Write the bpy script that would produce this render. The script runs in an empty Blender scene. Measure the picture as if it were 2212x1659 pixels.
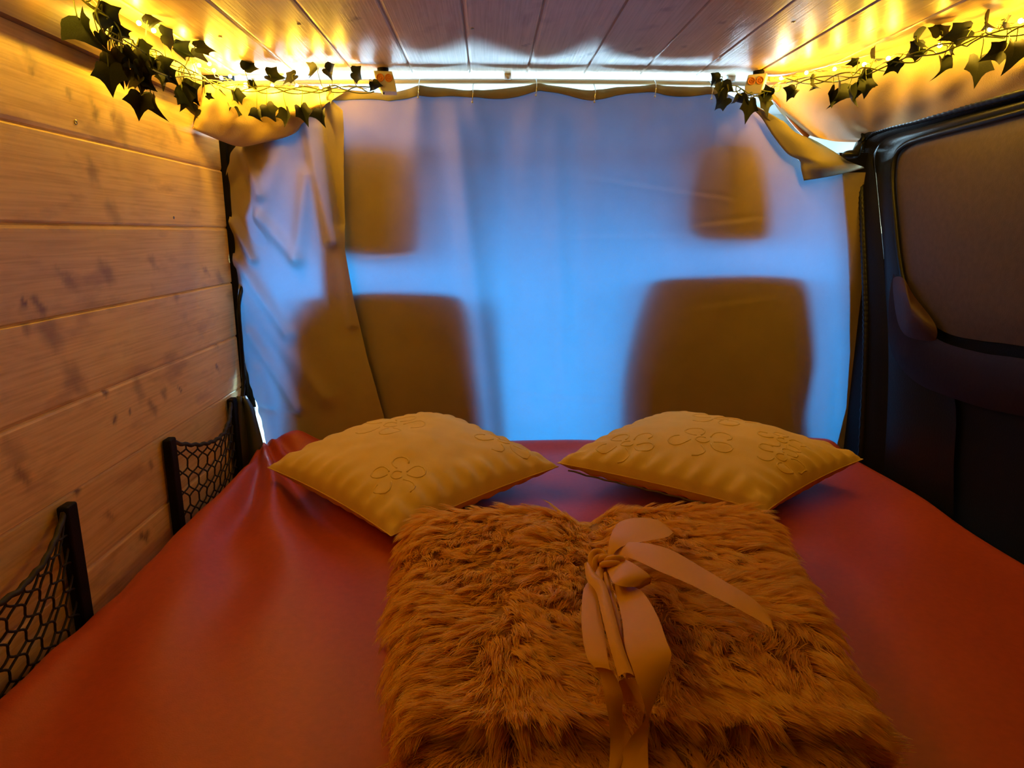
import bpy, math, random
import numpy as np
from mathutils import Vector, Matrix, noise

random.seed(7); rng = np.random.RandomState(7)
sc = bpy.context.scene
COL = sc.collection

# ------------------------------------------------------------------ camera
FPX = 1450.0
TH = math.atan(326 / FPX); PS = math.atan(51 / FPX * math.cos(TH)); H = 0.54
cF = np.array([math.sin(PS) * math.cos(TH), math.cos(PS) * math.cos(TH), -math.sin(TH)])
cR = np.array([math.cos(PS), -math.sin(PS), 0.0])
cU = np.array([math.sin(PS) * math.sin(TH), math.cos(PS) * math.sin(TH), math.cos(TH)])
cam = bpy.data.objects.new('camera', bpy.data.cameras.new('camera'))
COL.objects.link(cam)
cam.data.sensor_width = 36.0; cam.data.lens = 36.0 * FPX / 2212
cam.data.clip_start = 0.02
M = Matrix.Identity(4)
for i in range(3):
    M[i][0] = cR[i]; M[i][1] = cU[i]; M[i][2] = -cF[i]
M[2][3] = H
cam.matrix_world = M
sc.camera = cam

# ------------------------------------------------------------------ world, daylight, exposure
DAY = 150.0
w = bpy.data.worlds.new('overcast_sky'); sc.world = w; w.use_nodes = True
wn = w.node_tree; wn.nodes.clear()
bg = wn.nodes.new('ShaderNodeBackground'); wo = wn.nodes.new('ShaderNodeOutputWorld')
bg.inputs[0].default_value = (0.50, 0.80, 1.0, 1); bg.inputs[1].default_value = DAY
wn.links.new(bg.outputs[0], wo.inputs[0])
# bright sky above the horizon, duller street below it
_tc = wn.nodes.new('ShaderNodeTexCoord'); _sp = wn.nodes.new('ShaderNodeSeparateXYZ'); _mr = wn.nodes.new('ShaderNodeMapRange')
wn.links.new(_tc.outputs['Generated'], _sp.inputs[0]); wn.links.new(_sp.outputs[2], _mr.inputs[0])
_mr.inputs[1].default_value = -0.12; _mr.inputs[2].default_value = 0.12; _mr.inputs[3].default_value = DAY * 0.38; _mr.inputs[4].default_value = DAY
wn.links.new(_mr.outputs[0], bg.inputs[1])
def portal(name, loc, rot, sx, sy):
    l = bpy.data.lights.new(name, 'AREA'); l.shape = 'RECTANGLE'; l.size = sx; l.size_y = sy
    l.cycles.is_portal = True
    o = bpy.data.objects.new(name, l); COL.objects.link(o); o.location = loc; o.rotation_euler = rot
portal('windscreen_daylight', (0.14, 2.89, 0.47), (math.radians(-49), 0, 0), 1.9, 0.88)
portal('cab_window_daylight', (-0.85, 2.45, 0.45), (0, math.radians(-90), 0), 0.60, 0.9)
portal('cab_window_daylight', (1.13, 2.45, 0.45), (0, math.radians(90), 0), 0.60, 0.9)
BULB_W = 0.62
WARM = (1.0, 0.55, 0.03)
vs = sc.view_settings
sc.display_settings.display_device = 'sRGB'
vs.view_transform = 'Standard'; vs.look = 'None'; vs.gamma = 1.0; vs.use_curve_mapping = False
vs.exposure = 0.0
sc.cycles.max_bounces = 8; sc.cycles.diffuse_bounces = 5; sc.cycles.transparent_max_bounces = 8
sc.cycles.sample_clamp_indirect = 4.0
sc.cycles.caustics_reflective = False; sc.cycles.caustics_refractive = False

# ------------------------------------------------------------------ measuring helpers (photo frame -> a known plane of the van)
C0 = np.array([0, 0, H])
def ray(x, y): return cF + cR * (x - 1106) / FPX - cU * (y - 829.5) / FPX
def onY(x, y, Y): r = ray(x, y); return C0 + r * Y / r[1]
def onX(x, y, X): r = ray(x, y); return C0 + r * X / r[0]
def onZ(x, y, Z): r = ray(x, y); return C0 + r * (Z - H) / r[2]
def onV(x, y, p, q):                    # vertical plane through the floor-plan points p and q
    n = np.array([q[1] - p[1], -(q[0] - p[0]), 0.0]); r = ray(x, y)
    return C0 + r * (n @ (np.array([p[0], p[1], 0]) - C0)) / (n @ r)

# ------------------------------------------------------------------ object helpers
def meta(o, label=None, cat=None, group=None, kind=None):
    for k, v in (('label', label), ('category', cat), ('group', group), ('kind', kind)):
        if v: o[k] = v
    return o
def mesh(name, verts, faces, mat=None, parent=None, smooth=True, solid=0, bevel=0, sub=0, offset=-1):
    me = bpy.data.meshes.new(name)
    me.from_pydata([tuple(v) for v in verts], [], [tuple(f) for f in faces]); me.validate(); me.update()
    if mat: me.materials.append(mat)
    if smooth: me.shade_smooth()
    o = bpy.data.objects.new(name, me); COL.objects.link(o)
    if parent is not None:
        o.parent = parent
        o.matrix_parent_inverse = parent.matrix_basis.inverted()
    if solid:
        m = o.modifiers.new('thick', 'SOLIDIFY'); m.thickness = solid; m.offset = offset
    if bevel:
        m = o.modifiers.new('bevel', 'BEVEL'); m.width = bevel; m.segments = 3; m.limit_method = 'ANGLE'
    if sub:
        m = o.modifiers.new('sub', 'SUBSURF'); m.levels = sub; m.render_levels = sub
    return o
def empty(name, loc, label, cat, group=None, kind=None):
    o = bpy.data.objects.new(name, None); COL.objects.link(o); o.location = Vector([float(a) for a in loc])
    o.empty_display_size = 0.05
    return meta(o, label, cat, group, kind)
def join(*ms):
    V = []; Fc = []
    for v, f in ms:
        b = len(V); V += [tuple(p) for p in v]; Fc += [tuple(i + b for i in q) for q in f]
    return V, Fc
def grid(fn, nu, nv):
    V = [fn(i / nu, j / nv) for j in range(nv + 1) for i in range(nu + 1)]
    Fc = [(j * (nu + 1) + i, j * (nu + 1) + i + 1, (j + 1) * (nu + 1) + i + 1, (j + 1) * (nu + 1) + i)
          for j in range(nv) for i in range(nu)]
    return V, Fc
def box(x0, x1, y0, y1, z0, z1):
    V = [(x, y, z) for z in (z0, z1) for y in (y0, y1) for x in (x0, x1)]
    return V, [(0, 2, 3, 1), (4, 5, 7, 6), (0, 1, 5, 4), (2, 6, 7, 3), (0, 4, 6, 2), (1, 3, 7, 5)]
def catmull(P, n):
    P = [np.array(p, float) for p in P]; Q = [2 * P[0] - P[1]] + P + [2 * P[-1] - P[-2]]; out = []
    for k in range(len(P) - 1):
        a, b, c, d = Q[k:k + 4]
        for i in range(n):
            t = i / n
            out.append(0.5 * (2 * b + (c - a) * t + (2 * a - 5 * b + 4 * c - d) * t * t + (3 * b - a - 3 * c + d) * t ** 3))
    out.append(P[-1]); return out
def tube(P, r, n=8, cap=True):
    P = [np.array(p, float) for p in P]; V = []; Fc = []
    up = np.array([0.13, 0.27, 0.95])
    for i, p in enumerate(P):
        t = P[min(i + 1, len(P) - 1)] - P[max(i - 1, 0)]; t /= (np.linalg.norm(t) + 1e-12)
        a = np.cross(t, up); a /= (np.linalg.norm(a) + 1e-9); b = np.cross(t, a); up = -b if False else up
        rr = r[i] if hasattr(r, '__len__') else r
        for k in range(n):
            g = 2 * math.pi * k / n; V.append(p + rr * (math.cos(g) * a + math.sin(g) * b))
    for i in range(len(P) - 1):
        for k in range(n):
            Fc.append((i * n + k, i * n + (k + 1) % n, (i + 1) * n + (k + 1) % n, (i + 1) * n + k))
    if cap:
        Fc.append(tuple(range(n - 1, -1, -1))); Fc.append(tuple((len(P) - 1) * n + k for k in range(n)))
    return V, Fc
def sphere(c, r, nu=12, nv=8):
    V = [(c[0], c[1], c[2] + r)]; Fc = []
    for j in range(1, nv):
        for i in range(nu):
            a = math.pi * j / nv; b = 2 * math.pi * i / nu
            V.append((c[0] + r * math.sin(a) * math.cos(b), c[1] + r * math.sin(a) * math.sin(b), c[2] + r * math.cos(a)))
    V.append((c[0], c[1], c[2] - r))
    for i in range(nu):
        Fc.append((0, 1 + i, 1 + (i + 1) % nu))
        Fc.append((len(V) - 1, 1 + (nv - 2) * nu + (i + 1) % nu, 1 + (nv - 2) * nu + i))
    for j in range(nv - 2):
        for i in range(nu):
            Fc.append((1 + j * nu + i, 1 + (j + 1) * nu + i, 1 + (j + 1) * nu + (i + 1) % nu, 1 + j * nu + (i + 1) % nu))
    return V, Fc
def N(x, y, z=0.0): return noise.noise(Vector((x, y, z)))
def lin(a, b, t): return a + (b - a) * t
def sstep(a, b, x):
    t = min(1, max(0, (x - a) / (b - a))); return t * t * (3 - 2 * t)
def pl(P, x):                          # piecewise linear
    return float(np.interp(x, [p[0] for p in P], [p[1] for p in P]))

# ------------------------------------------------------------------ materials
def nodes(name):
    m = bpy.data.materials.new(name); m.use_nodes = True; nt = m.node_tree; nt.nodes.clear()
    out = nt.nodes.new('ShaderNodeOutputMaterial'); return m, nt, out
def add(nt, t, **kw):
    n = nt.nodes.new(t)
    for k, v in kw.items(): setattr(n, k, v)
    return n
def ramp(nt, fac, stops):
    r = add(nt, 'ShaderNodeValToRGB'); nt.links.new(fac, r.inputs[0])
    el = r.color_ramp.elements
    while len(el) < len(stops): el.new(0.5)
    for e, (p, c) in zip(el, stops):
        e.position = p; e.color = (*c, 1) if len(c) == 3 else c
    return r
def simple(name, col, rough=0.6, bump=0.0, bscale=60.0, var=0.0, metal=0.0, spec=0.5, stretch=(1, 1, 1), sheen=0.0):
    m, nt, out = nodes(name)
    p = add(nt, 'ShaderNodeBsdfPrincipled'); nt.links.new(p.outputs[0], out.inputs[0])
    p.inputs['Base Color'].default_value = (*col, 1); p.inputs['Roughness'].default_value = rough
    p.inputs['Metallic'].default_value = metal; p.inputs['Specular IOR Level'].default_value = spec
    if sheen: p.inputs['Sheen Weight'].default_value = sheen
    if bump or var:
        tc = add(nt, 'ShaderNodeTexCoord'); mp = add(nt, 'ShaderNodeMapping'); mp.inputs['Scale'].default_value = stretch
        nz = add(nt, 'ShaderNodeTexNoise'); nz.inputs['Scale'].default_value = bscale; nz.inputs['Detail'].default_value = 5
        nt.links.new(tc.outputs['Object'], mp.inputs[0]); nt.links.new(mp.outputs[0], nz.inputs['Vector'])
        if bump:
            b = add(nt, 'ShaderNodeBump'); b.inputs['Strength'].default_value = bump; b.inputs['Distance'].default_value = 0.004
            nt.links.new(nz.outputs[0], b.inputs['Height']); nt.links.new(b.outputs[0], p.inputs['Normal'])
        if var:
            nz2 = add(nt, 'ShaderNodeTexNoise'); nz2.inputs['Scale'].default_value = bscale * 0.2
            nt.links.new(mp.outputs[0], nz2.inputs['Vector'])
            r = ramp(nt, nz2.outputs[0], [(0.3, tuple(c * (1 - var) for c in col)), (0.7, tuple(min(1, c * (1 + var)) for c in col))])
            nt.links.new(r.outputs[0], p.inputs['Base Color'])
    return m
def cloth(name, col, trans=None, amount=0.0, weave=900.0, bump=0.25, var=0.06):
    m, nt, out = nodes(name)
    tc = add(nt, 'ShaderNodeTexCoord')
    nz = add(nt, 'ShaderNodeTexNoise'); nz.inputs['Scale'].default_value = 14; nz.inputs['Detail'].default_value = 6
    nt.links.new(tc.outputs['Object'], nz.inputs['Vector'])
    r = ramp(nt, nz.outputs[0], [(0.3, tuple(c * (1 - var) for c in col)), (0.7, tuple(c * (1 + var) for c in col))])
    wv = add(nt, 'ShaderNodeTexNoise'); wv.inputs['Scale'].default_value = weave; wv.inputs['Detail'].default_value = 2
    nt.links.new(tc.outputs['Object'], wv.inputs['Vector'])
    b = add(nt, 'ShaderNodeBump'); b.inputs['Strength'].default_value = bump; b.inputs['Distance'].default_value = 0.002
    nt.links.new(wv.outputs[0], b.inputs['Height'])
    d = add(nt, 'ShaderNodeBsdfPrincipled'); d.inputs['Roughness'].default_value = 0.85; d.inputs['Specular IOR Level'].default_value = 0.15
    nt.links.new(r.outputs[0], d.inputs['Base Color']); nt.links.new(b.outputs[0], d.inputs['Normal'])
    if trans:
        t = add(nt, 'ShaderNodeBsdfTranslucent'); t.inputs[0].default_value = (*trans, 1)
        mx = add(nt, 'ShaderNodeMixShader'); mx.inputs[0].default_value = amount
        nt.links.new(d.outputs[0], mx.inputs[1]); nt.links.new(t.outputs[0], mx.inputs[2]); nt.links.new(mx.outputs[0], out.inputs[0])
    else: nt.links.new(d.outputs[0], out.inputs[0])
    return m
def wood(name, axis_seam, pitch, off, base=(0.70, 0.46, 0.23), rough=0.35, coat=0.3, grain_bump=0.12):
    """pine boards along Y; one tone per board; knots come from the mesh attribute 'knot'"""
    m, nt, out = nodes(name); L = nt.links.new
    tc = add(nt, 'ShaderNodeTexCoord'); sep = add(nt, 'ShaderNodeSeparateXYZ'); L(tc.outputs['Object'], sep.inputs[0])
    a = add(nt, 'ShaderNodeMath', operation='SUBTRACT'); L(sep.outputs[axis_seam], a.inputs[0]); a.inputs[1].default_value = off
    d = add(nt, 'ShaderNodeMath', operation='DIVIDE'); L(a.outputs[0], d.inputs[0]); d.inputs[1].default_value = pitch
    fl = add(nt, 'ShaderNodeMath', operation='FLOOR'); L(d.outputs[0], fl.inputs[0])
    wn_ = add(nt, 'ShaderNodeTexWhiteNoise', noise_dimensions='1D'); L(fl.outputs[0], wn_.inputs['W'])
    cmb = add(nt, 'ShaderNodeCombineXYZ'); k = add(nt, 'ShaderNodeMath', operation='MULTIPLY'); L(fl.outputs[0], k.inputs[0]); k.inputs[1].default_value = 3.7
    L(k.outputs[0], cmb.inputs[1])
    va = add(nt, 'ShaderNodeVectorMath', operation='ADD'); L(tc.outputs['Object'], va.inputs[0]); L(cmb.outputs[0], va.inputs[1])
    kn = add(nt, 'ShaderNodeAttribute'); kn.attribute_name = 'knot'
    kw = add(nt, 'ShaderNodeAttribute'); kw.attribute_name = 'swirl'
    mp = add(nt, 'ShaderNodeMapping'); mp.inputs['Scale'].default_value = (9, 0.9, 9); L(va.outputs[0], mp.inputs[0])
    n0 = add(nt, 'ShaderNodeTexNoise'); n0.inputs['Scale'].default_value = 1.2; n0.inputs['Detail'].default_value = 4; L(mp.outputs[0], n0.inputs['Vector'])
    # growth rings: position across the board, bent by low noise and by the knots
    r1 = add(nt, 'ShaderNodeMath', operation='MULTIPLY_ADD'); L(n0.outputs[0], r1.inputs[0]); r1.inputs[1].default_value = 11.0
    L(kw.outputs['Fac'], r1.inputs[2])
    r2 = add(nt, 'ShaderNodeMath', operation='MULTIPLY'); L(r1.outputs[0], r2.inputs[0]); r2.inputs[1].default_value = 6.28
    r3 = add(nt, 'ShaderNodeMath', operation='SINE'); L(r2.outputs[0], r3.inputs[0])
    mp2 = add(nt, 'ShaderNodeMapping'); mp2.inputs['Scale'].default_value = (260, 6, 260); L(va.outputs[0], mp2.inputs[0])
    n1 = add(nt, 'ShaderNodeTexNoise'); n1.inputs['Scale'].default_value = 1.0; n1.inputs['Detail'].default_value = 3; L(mp2.outputs[0], n1.inputs['Vector'])
    g = add(nt, 'ShaderNodeMath', operation='MULTIPLY_ADD'); L(r3.outputs[0], g.inputs[0]); g.inputs[1].default_value = 0.05; L(n1.outputs[0], g.inputs[2])
    dark = tuple(c * f for c, f in zip(base, (0.82, 0.76, 0.66)))
    cr = ramp(nt, g.outputs[0], [(0.25, dark), (0.55, base), (0.85, tuple(min(1, c * 1.12) for c in base))])
    tone = add(nt, 'ShaderNodeMapRange'); L(wn_.outputs['Value'], tone.inputs[0]); tone.inputs[3].default_value = 0.90; tone.inputs[4].default_value = 1.06
    mul = add(nt, 'ShaderNodeVectorMath', operation='SCALE'); L(cr.outputs[0], mul.inputs[0]); L(tone.outputs[0], mul.inputs['Scale'])
    # soft blotches of resin
    nb = add(nt, 'ShaderNodeTexNoise'); nb.inputs['Scale'].default_value = 1.0; nb.inputs['Detail'].default_value = 5
    mp3 = add(nt, 'ShaderNodeMapping'); mp3.inputs['Scale'].default_value = (22, 7, 22); L(va.outputs[0], mp3.inputs[0]); L(mp3.outputs[0], nb.inputs['Vector'])
    bl = ramp(nt, nb.outputs[0], [(0.56, (0, 0, 0)), (0.74, (0.55, 0.55, 0.55))])
    mx = add(nt, 'ShaderNodeMix', data_type='RGBA'); L(bl.outputs[0], mx.inputs[0]); L(mul.outputs[0], mx.inputs[6]); mx.inputs[7].default_value = (0.36, 0.17, 0.065, 1)
    mk = add(nt, 'ShaderNodeMix', data_type='RGBA'); L(kn.outputs['Fac'], mk.inputs[0]); L(mx.outputs[2], mk.inputs[6]); mk.inputs[7].default_value = (0.13, 0.045, 0.018, 1)
    p = add(nt, 'ShaderNodeBsdfPrincipled'); L(p.outputs[0], out.inputs[0]); L(mk.outputs[2], p.inputs['Base Color'])
    p.inputs['Roughness'].default_value = rough; p.inputs['Coat Weight'].default_value = coat; p.inputs['Coat Roughness'].default_value = 0.22
    b = add(nt, 'ShaderNodeBump'); b.inputs['Strength'].default_value = grain_bump; b.inputs['Distance'].default_value = 0.003
    L(g.outputs[0], b.inputs['Height']); L(b.outputs[0], p.inputs['Normal']); L(b.outputs[0], p.inputs['Coat Normal'])
    return m
def emit(name, col, s):
    m, nt, out = nodes(name); e = add(nt, 'ShaderNodeEmission'); e.inputs[0].default_value = (*col, 1); e.inputs[1].default_value = s
    nt.links.new(e.outputs[0], out.inputs[0]); return m

XL = -0.649; XR = 0.985; D = 1.755; ZC = 0.917
WP = 0.1355; WZ0 = 0.824 - 7 * WP
M_wall = wood('pine_wall_boards', 2, WP, WZ0, base=(0.92, 0.62, 0.20), rough=0.5, coat=0.05)
CP = 0.1375; CX0 = -0.0415 - 5 * CP
M_ceil = wood('pine_ceiling_boards', 0, CP, CX0, base=(0.62, 0.42, 0.22), rough=0.42, coat=0.25, grain_bump=0.2)
M_beam = wood('shaded_pine_batten', 2, 0.5, 0.4, base=(0.20, 0.10, 0.035), rough=0.5, coat=0.1)  # base darkened to stand in for shade below the light strings
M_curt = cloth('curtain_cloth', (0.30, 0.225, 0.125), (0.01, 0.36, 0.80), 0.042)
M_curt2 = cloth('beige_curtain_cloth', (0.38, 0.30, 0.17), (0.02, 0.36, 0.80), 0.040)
M_hem = cloth('curtain_hem_cloth', (0.27, 0.23, 0.14), (0.3, 0.3, 0.2), 0.02)
M_felt = cloth('beige_felt', (0.50, 0.36, 0.18), None, 0, 400, 0.4, 0.12)
M_sheet = simple('terracotta_satin_sheet', (0.42, 0.060, 0.016), 0.45, 0.10, 500, 0.06, spec=0.35)
M_cush = cloth('cream_plush', (0.80, 0.56, 0.17), None, 0, 1400, 0.5, 0.05)
M_ribb = simple('satin_ribbon', (0.72, 0.36, 0.025), 0.45, 0.05, 900, 0.0, spec=0.12)
M_black = simple('black_plastic', (0.005, 0.004, 0.005), 0.6, 0.15, 300, spec=0.12)
M_blackg = simple('glossy_black_rubber', (0.006, 0.006, 0.007), 0.35, 0.1, 200, spec=0.2)
M_trimg = simple('dark_grey_plastic', (0.05, 0.065, 0.075), 0.3, 0.15, 200)
M_net = simple('black_netting', (0.012, 0.008, 0.007), 0.7)
M_felt_dark = simple('brown_window_felt', (0.048, 0.029, 0.028), 0.75, 0.2, 400, 0.12)
M_white = simple('white_plastic', (0.72, 0.72, 0.68), 0.35)
M_orange = simple('amber_socket', (0.75, 0.30, 0.06), 0.4)
M_leaf = simple('ivy_leaf_green', (0.012, 0.020, 0.006), 0.5, 0.4, 160, 0.5, spec=0.3)
M_stem = simple('ivy_stem_green', (0.16, 0.20, 0.035), 0.45)
M_wire = simple('copper_light_wire', (0.45, 0.30, 0.10), 0.35)
M_pin = simple('nickel_pin', (0.8, 0.8, 0.8), 0.2, metal=1.0)
M_bulb = emit('warm_bulb_glow', (1.0, 0.70, 0.22), 60)
M_cab = simple('pale_cab_lining', (0.62, 0.62, 0.60), 0.8)
M_cabdark = simple('dark_cab_plastic', (0.05, 0.05, 0.052), 0.6)
M_seat = simple('black_seat_cloth', (0.02, 0.02, 0.022), 0.85, 0.3, 300)
M_floor = simple('grey_van_floor', (0.10, 0.08, 0.07), 0.8, 0.2, 80)
M_screw = simple('steel_screw', (0.35, 0.3, 0.25), 0.35, metal=1.0)

# ------------------------------------------------------------------ boarded surfaces
def boards(name, mat, U0, U1, V0, V1, seams, to3, knots, normal, du=0.006, groove=0.0035, kind='structure'):
    """u runs along the boards, v across them; real V grooves; knots painted as mesh attribute (stains with a shape)"""
    us = np.arange(U0, U1 + du * 0.5, du); vv = list(np.arange(V0, V1 + 0.003, 0.006))
    for s_ in seams: vv += [s_ - 0.0022, s_ - 0.0010, s_, s_ + 0.0010, s_ + 0.0022]
    vv = np.array(sorted(set(np.round(vv, 5)))); nu = len(us)
    dep = np.zeros(len(vv))
    for s_ in seams:
        dep = np.maximum(dep, groove * np.clip(1.15 - np.abs(vv - s_) / 0.0022, 0, 1) ** 0.6)
    UU, VV = np.meshgrid(us, vv); DD = np.repeat(dep[:, None], nu, 1)
    P = to3(UU, VV) - np.array(normal)[None, None, :] * DD[:, :, None]
    V = P.reshape(-1, 3)
    Fc = [(j * nu + i, j * nu + i + 1, (j + 1) * nu + i + 1, (j + 1) * nu + i) for j in range(len(vv) - 1) for i in range(nu - 1)]
    if np.dot(np.cross(V[Fc[0][1]] - V[Fc[0][0]], V[Fc[0][2]] - V[Fc[0][0]]), normal) < 0: Fc = [f[::-1] for f in Fc]
    o = mesh(name, V, Fc, mat, smooth=False); o['kind'] = kind
    K = np.zeros(UU.shape); S = np.zeros(UU.shape)
    bidx = np.searchsorted(seams, VV)
    WU = UU + 0.0035 * np.sin(VV * 310 + UU * 90) + 0.004 * np.sin(VV * 140 + 2); WV = VV + 0.003 * np.sin(UU * 270 + VV * 60 + 1)
    for (ku, kv, ru, rv, st) in knots:
        d2 = ((WU - ku) / ru) ** 2 + ((WV - kv + 0.5 * (UU - ku)) / rv) ** 2
        same = (bidx == np.searchsorted(seams, kv))
        K = np.maximum(K, st * np.exp(-d2 ** 1.5) * same)
        S += 1.2 * np.exp(-((UU - ku) / (ru * 4)) ** 2 - ((VV - kv) / (rv * 2.6)) ** 2) * same
    for nm, arr in (('knot', K), ('swirl', S)):
        at = o.data.attributes.new(nm, 'FLOAT', 'POINT'); at.data.foreach_set('value', arr.reshape(-1).astype(np.float32))
    return o

# left wall
wk = []
for (x, y, ru, rv, st) in [(225, 845, .010, .007, .95), (250, 907, .007, .0055, 1), (165, 1060, .008, .008, 1), (285, 893, .004, .004, .9), (48, 1025, .012, .012, .55),
        (110, 720, .022, .024, .42), (160, 815, .024, .020, .40), (85, 660, .010, .012, .6), (55, 700, .010, .014, .45), (30, 980, .02, .02, .3),
        (258, 270, .02, .024, .5), (205, 245, .008, .014, .6), (380, 290, .02, .012, .45), (200, 370, .016, .016, .45), (242, 248, .01, .01, .6), (245, 460, .02, .018, .35),
        (230, 590, .02, .016, .4), (55, 660, .006, .006, .8), (145, 605, .022, .010, .4), (475, 600, .02, .012, .4), (445, 585, .02, .006, .5),
        (355, 850, .012, .010, .5), (390, 840, .006, .004, .9), (330, 880, .012, .012, .5), (300, 840, .014, .022, .35), (325, 1005, .008, .008, .6),
        (310, 1160, .01, .007, .75), (318, 1155, .008, .006, .6), (60, 120, .014, .012, .4), (70, 158, .006, .006, .5), (150, 200, .006, .006, .6),
        (235, 1115, .008, .007, .5), (470, 795, .008, .005, .85), (468, 745, .012, .006, .4), (380, 640, .012, .01, .4), (330, 565, .014, .01, .35)]:
    p = onX(x, y, XL); wk.append((p[1], p[2], ru * 1.1, rv * 1.15, min(1, st * 1.2)))
for _ in range(14): wk.append((random.uniform(-.5, .85), random.uniform(-.1, .8), .012, .01, random.uniform(.3, .9)))
wseams = [WZ0 + i * WP for i in range(0, 7)]
def to_wall(u, v):
    x = XL - 0.012 * np.clip((v - 0.62) / 0.2, 0, 1) ** 2 * 0
    return np.stack([x + 0 * u, u, v], -1)
boards('wall_left', M_wall, -0.6, 1.735, -0.30, 0.826, wseams, to_wall, wk, (1, 0, 0))

# ceiling
ck = []
for (x, y, ru, rv, st) in [(765, 38, .012, .008, .95), (645, 43, .007, .004, .8), (1175, 45, .02, .02, .25), (1270, 118, .03, .006, .7), (1135, 98, .014, .004, .8), (1310, 108, .03, .010, .5),
        (1375, 108, .03, .008, .6), (1230, 120, .03, .006, .5), (1480, 100, .01, .006, .5), (1560, 48, .012, .006, .6), (1600, 55, .03, .012, .45), (1840, 42, .008, .004, .9),
        (1990, 47, .010, .004, .95), (1170, 10, .02, .012, .3), (1440, 20, .02, .01, .4), (1750, 70, .02, .01, .3), (930, 60, .03, .01, .25), (1400, 60, .02, .012, .3), (560, 190, .02, .01, .2)]:
    p = onZ(x, y, ZC); ck.append((p[1], p[0], ru, rv, st))
for _ in range(22): ck.append((random.uniform(-.5, 1.15), random.uniform(-.65, .95), .014, .009, random.uniform(.3, .9)))
cseams = [CX0 + i * CP for i in range(1, 13)]
def ceil_z(x): return ZC - 0.010 * ((x - 0.22) / 0.85) ** 2
def to_ceil(u, v): return np.stack([v, u, ceil_z(v)], -1)
boards('ceiling', M_ceil, -0.6, 1.752, -0.70, 1.02, cseams, to_ceil, ck, (0, 0, -1), groove=0.004)

def screw(P, n, parent, r=0.0035):
    n = np.array(n, float); a = np.cross(n, [0.3, 0.9, 0.2]); a /= np.linalg.norm(a); b = np.cross(n, a)
    ring = lambda rr, h: [P + n * h + rr * (math.cos(t) * a + math.sin(t) * b) for t in np.linspace(0, 2 * math.pi, 12, endpoint=False)]
    V = ring(r, 0.0002) + ring(r, 0.0012) + ring(r * 0.45, 0.0012) + ring(r * 0.35, -0.0006)
    Fc = [(k * 12 + i, k * 12 + (i + 1) % 12, (k + 1) * 12 + (i + 1) % 12, (k + 1) * 12 + i) for k in range(3) for i in range(12)] + [tuple(range(36, 48))]
    mesh('screw', V, Fc, M_screw, parent)
ceil_o = bpy.data.objects['ceiling']; wall_o = bpy.data.objects['wall_left']
for (x, y) in [(475, 71), (645, 46), (1714, 45), (1020, 60)]:
    p = onZ(x, y, ZC); p[2] = ceil_z(p[0]); screw(p, (0, 0, -1), ceil_o)
screw(onX(163, 264, XL), (1, 0, 0), wall_o, 0.004)
screw(onX(375, 470, XL), (1, 0, 0), wall_o, 0.003)

# batten closing the corner between left wall and ceiling
V, Fc = grid(lambda u, v: (XL - 0.02 + 0.034 * math.sin(min(1, v * 1.25) * math.pi / 2) ** 0.7 * (1 if v < .92 else .85) if False else XL + 0.016 + 0.010 * math.sin(v * math.pi),
                           lin(-0.6, 1.60, u), lin(0.822, 0.918, v)), 160, 10)
V2, F2 = grid(lambda u, v: (lin(XL - 0.03, XL + 0.016, v), lin(-0.6, 1.60, u), 0.822), 160, 1)
V3, F3 = grid(lambda u, v: (lin(XL - 0.03, XL + 0.020, u), 1.60, lin(0.822, 0.918, v)), 1, 1)
o = mesh('trim_1', *join((V, Fc), (V2, F2), (V3, F3)), M_beam); o['kind'] = 'structure'

# curtain rail under the front edge of the ceiling
rail = [(x, D + 0.012, ceil_z(x) - 0.014) for x in np.linspace(-0.66, 0.70, 30)]
V, Fc = tube(rail, 0.0062, 10)
o = mesh('curtain_rail', V, Fc, simple('tan_painted_rail', (0.50, 0.45, 0.36), 0.5))
meta(o, 'thin tan curtain rail under the front edge of the boarded ceiling', 'curtain rail')
for x in (-0.5, 0.05, 0.6): mesh('bracket', *box(x - .008, x + .008, D - 0.006, D + 0.014, ceil_z(x) - 0.012, ceil_z(x) + 0.004), M_cab, o)

# ------------------------------------------------------------------ van shell
def struct(name, VF, mat, **kw):
    o = mesh(name, VF[0], VF[1], mat, smooth=False, **kw); o['kind'] = 'structure'; return o
struct('floor', box(-0.95, 1.2, -0.65, 3.25, -0.55, -0.50), M_floor)
struct('wall_back', box(-0.95, 1.2, -0.68, -0.62, -0.5, 0.98), M_cabdark)
struct('wall_outer_left', box(-0.80, -0.70, -0.65, 1.80, -0.5, 0.98), M_cabdark)
struct('roof_skin', box(-0.95, 1.2, -0.65, 1.78, 0.975, 1.0), M_cabdark)
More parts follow.
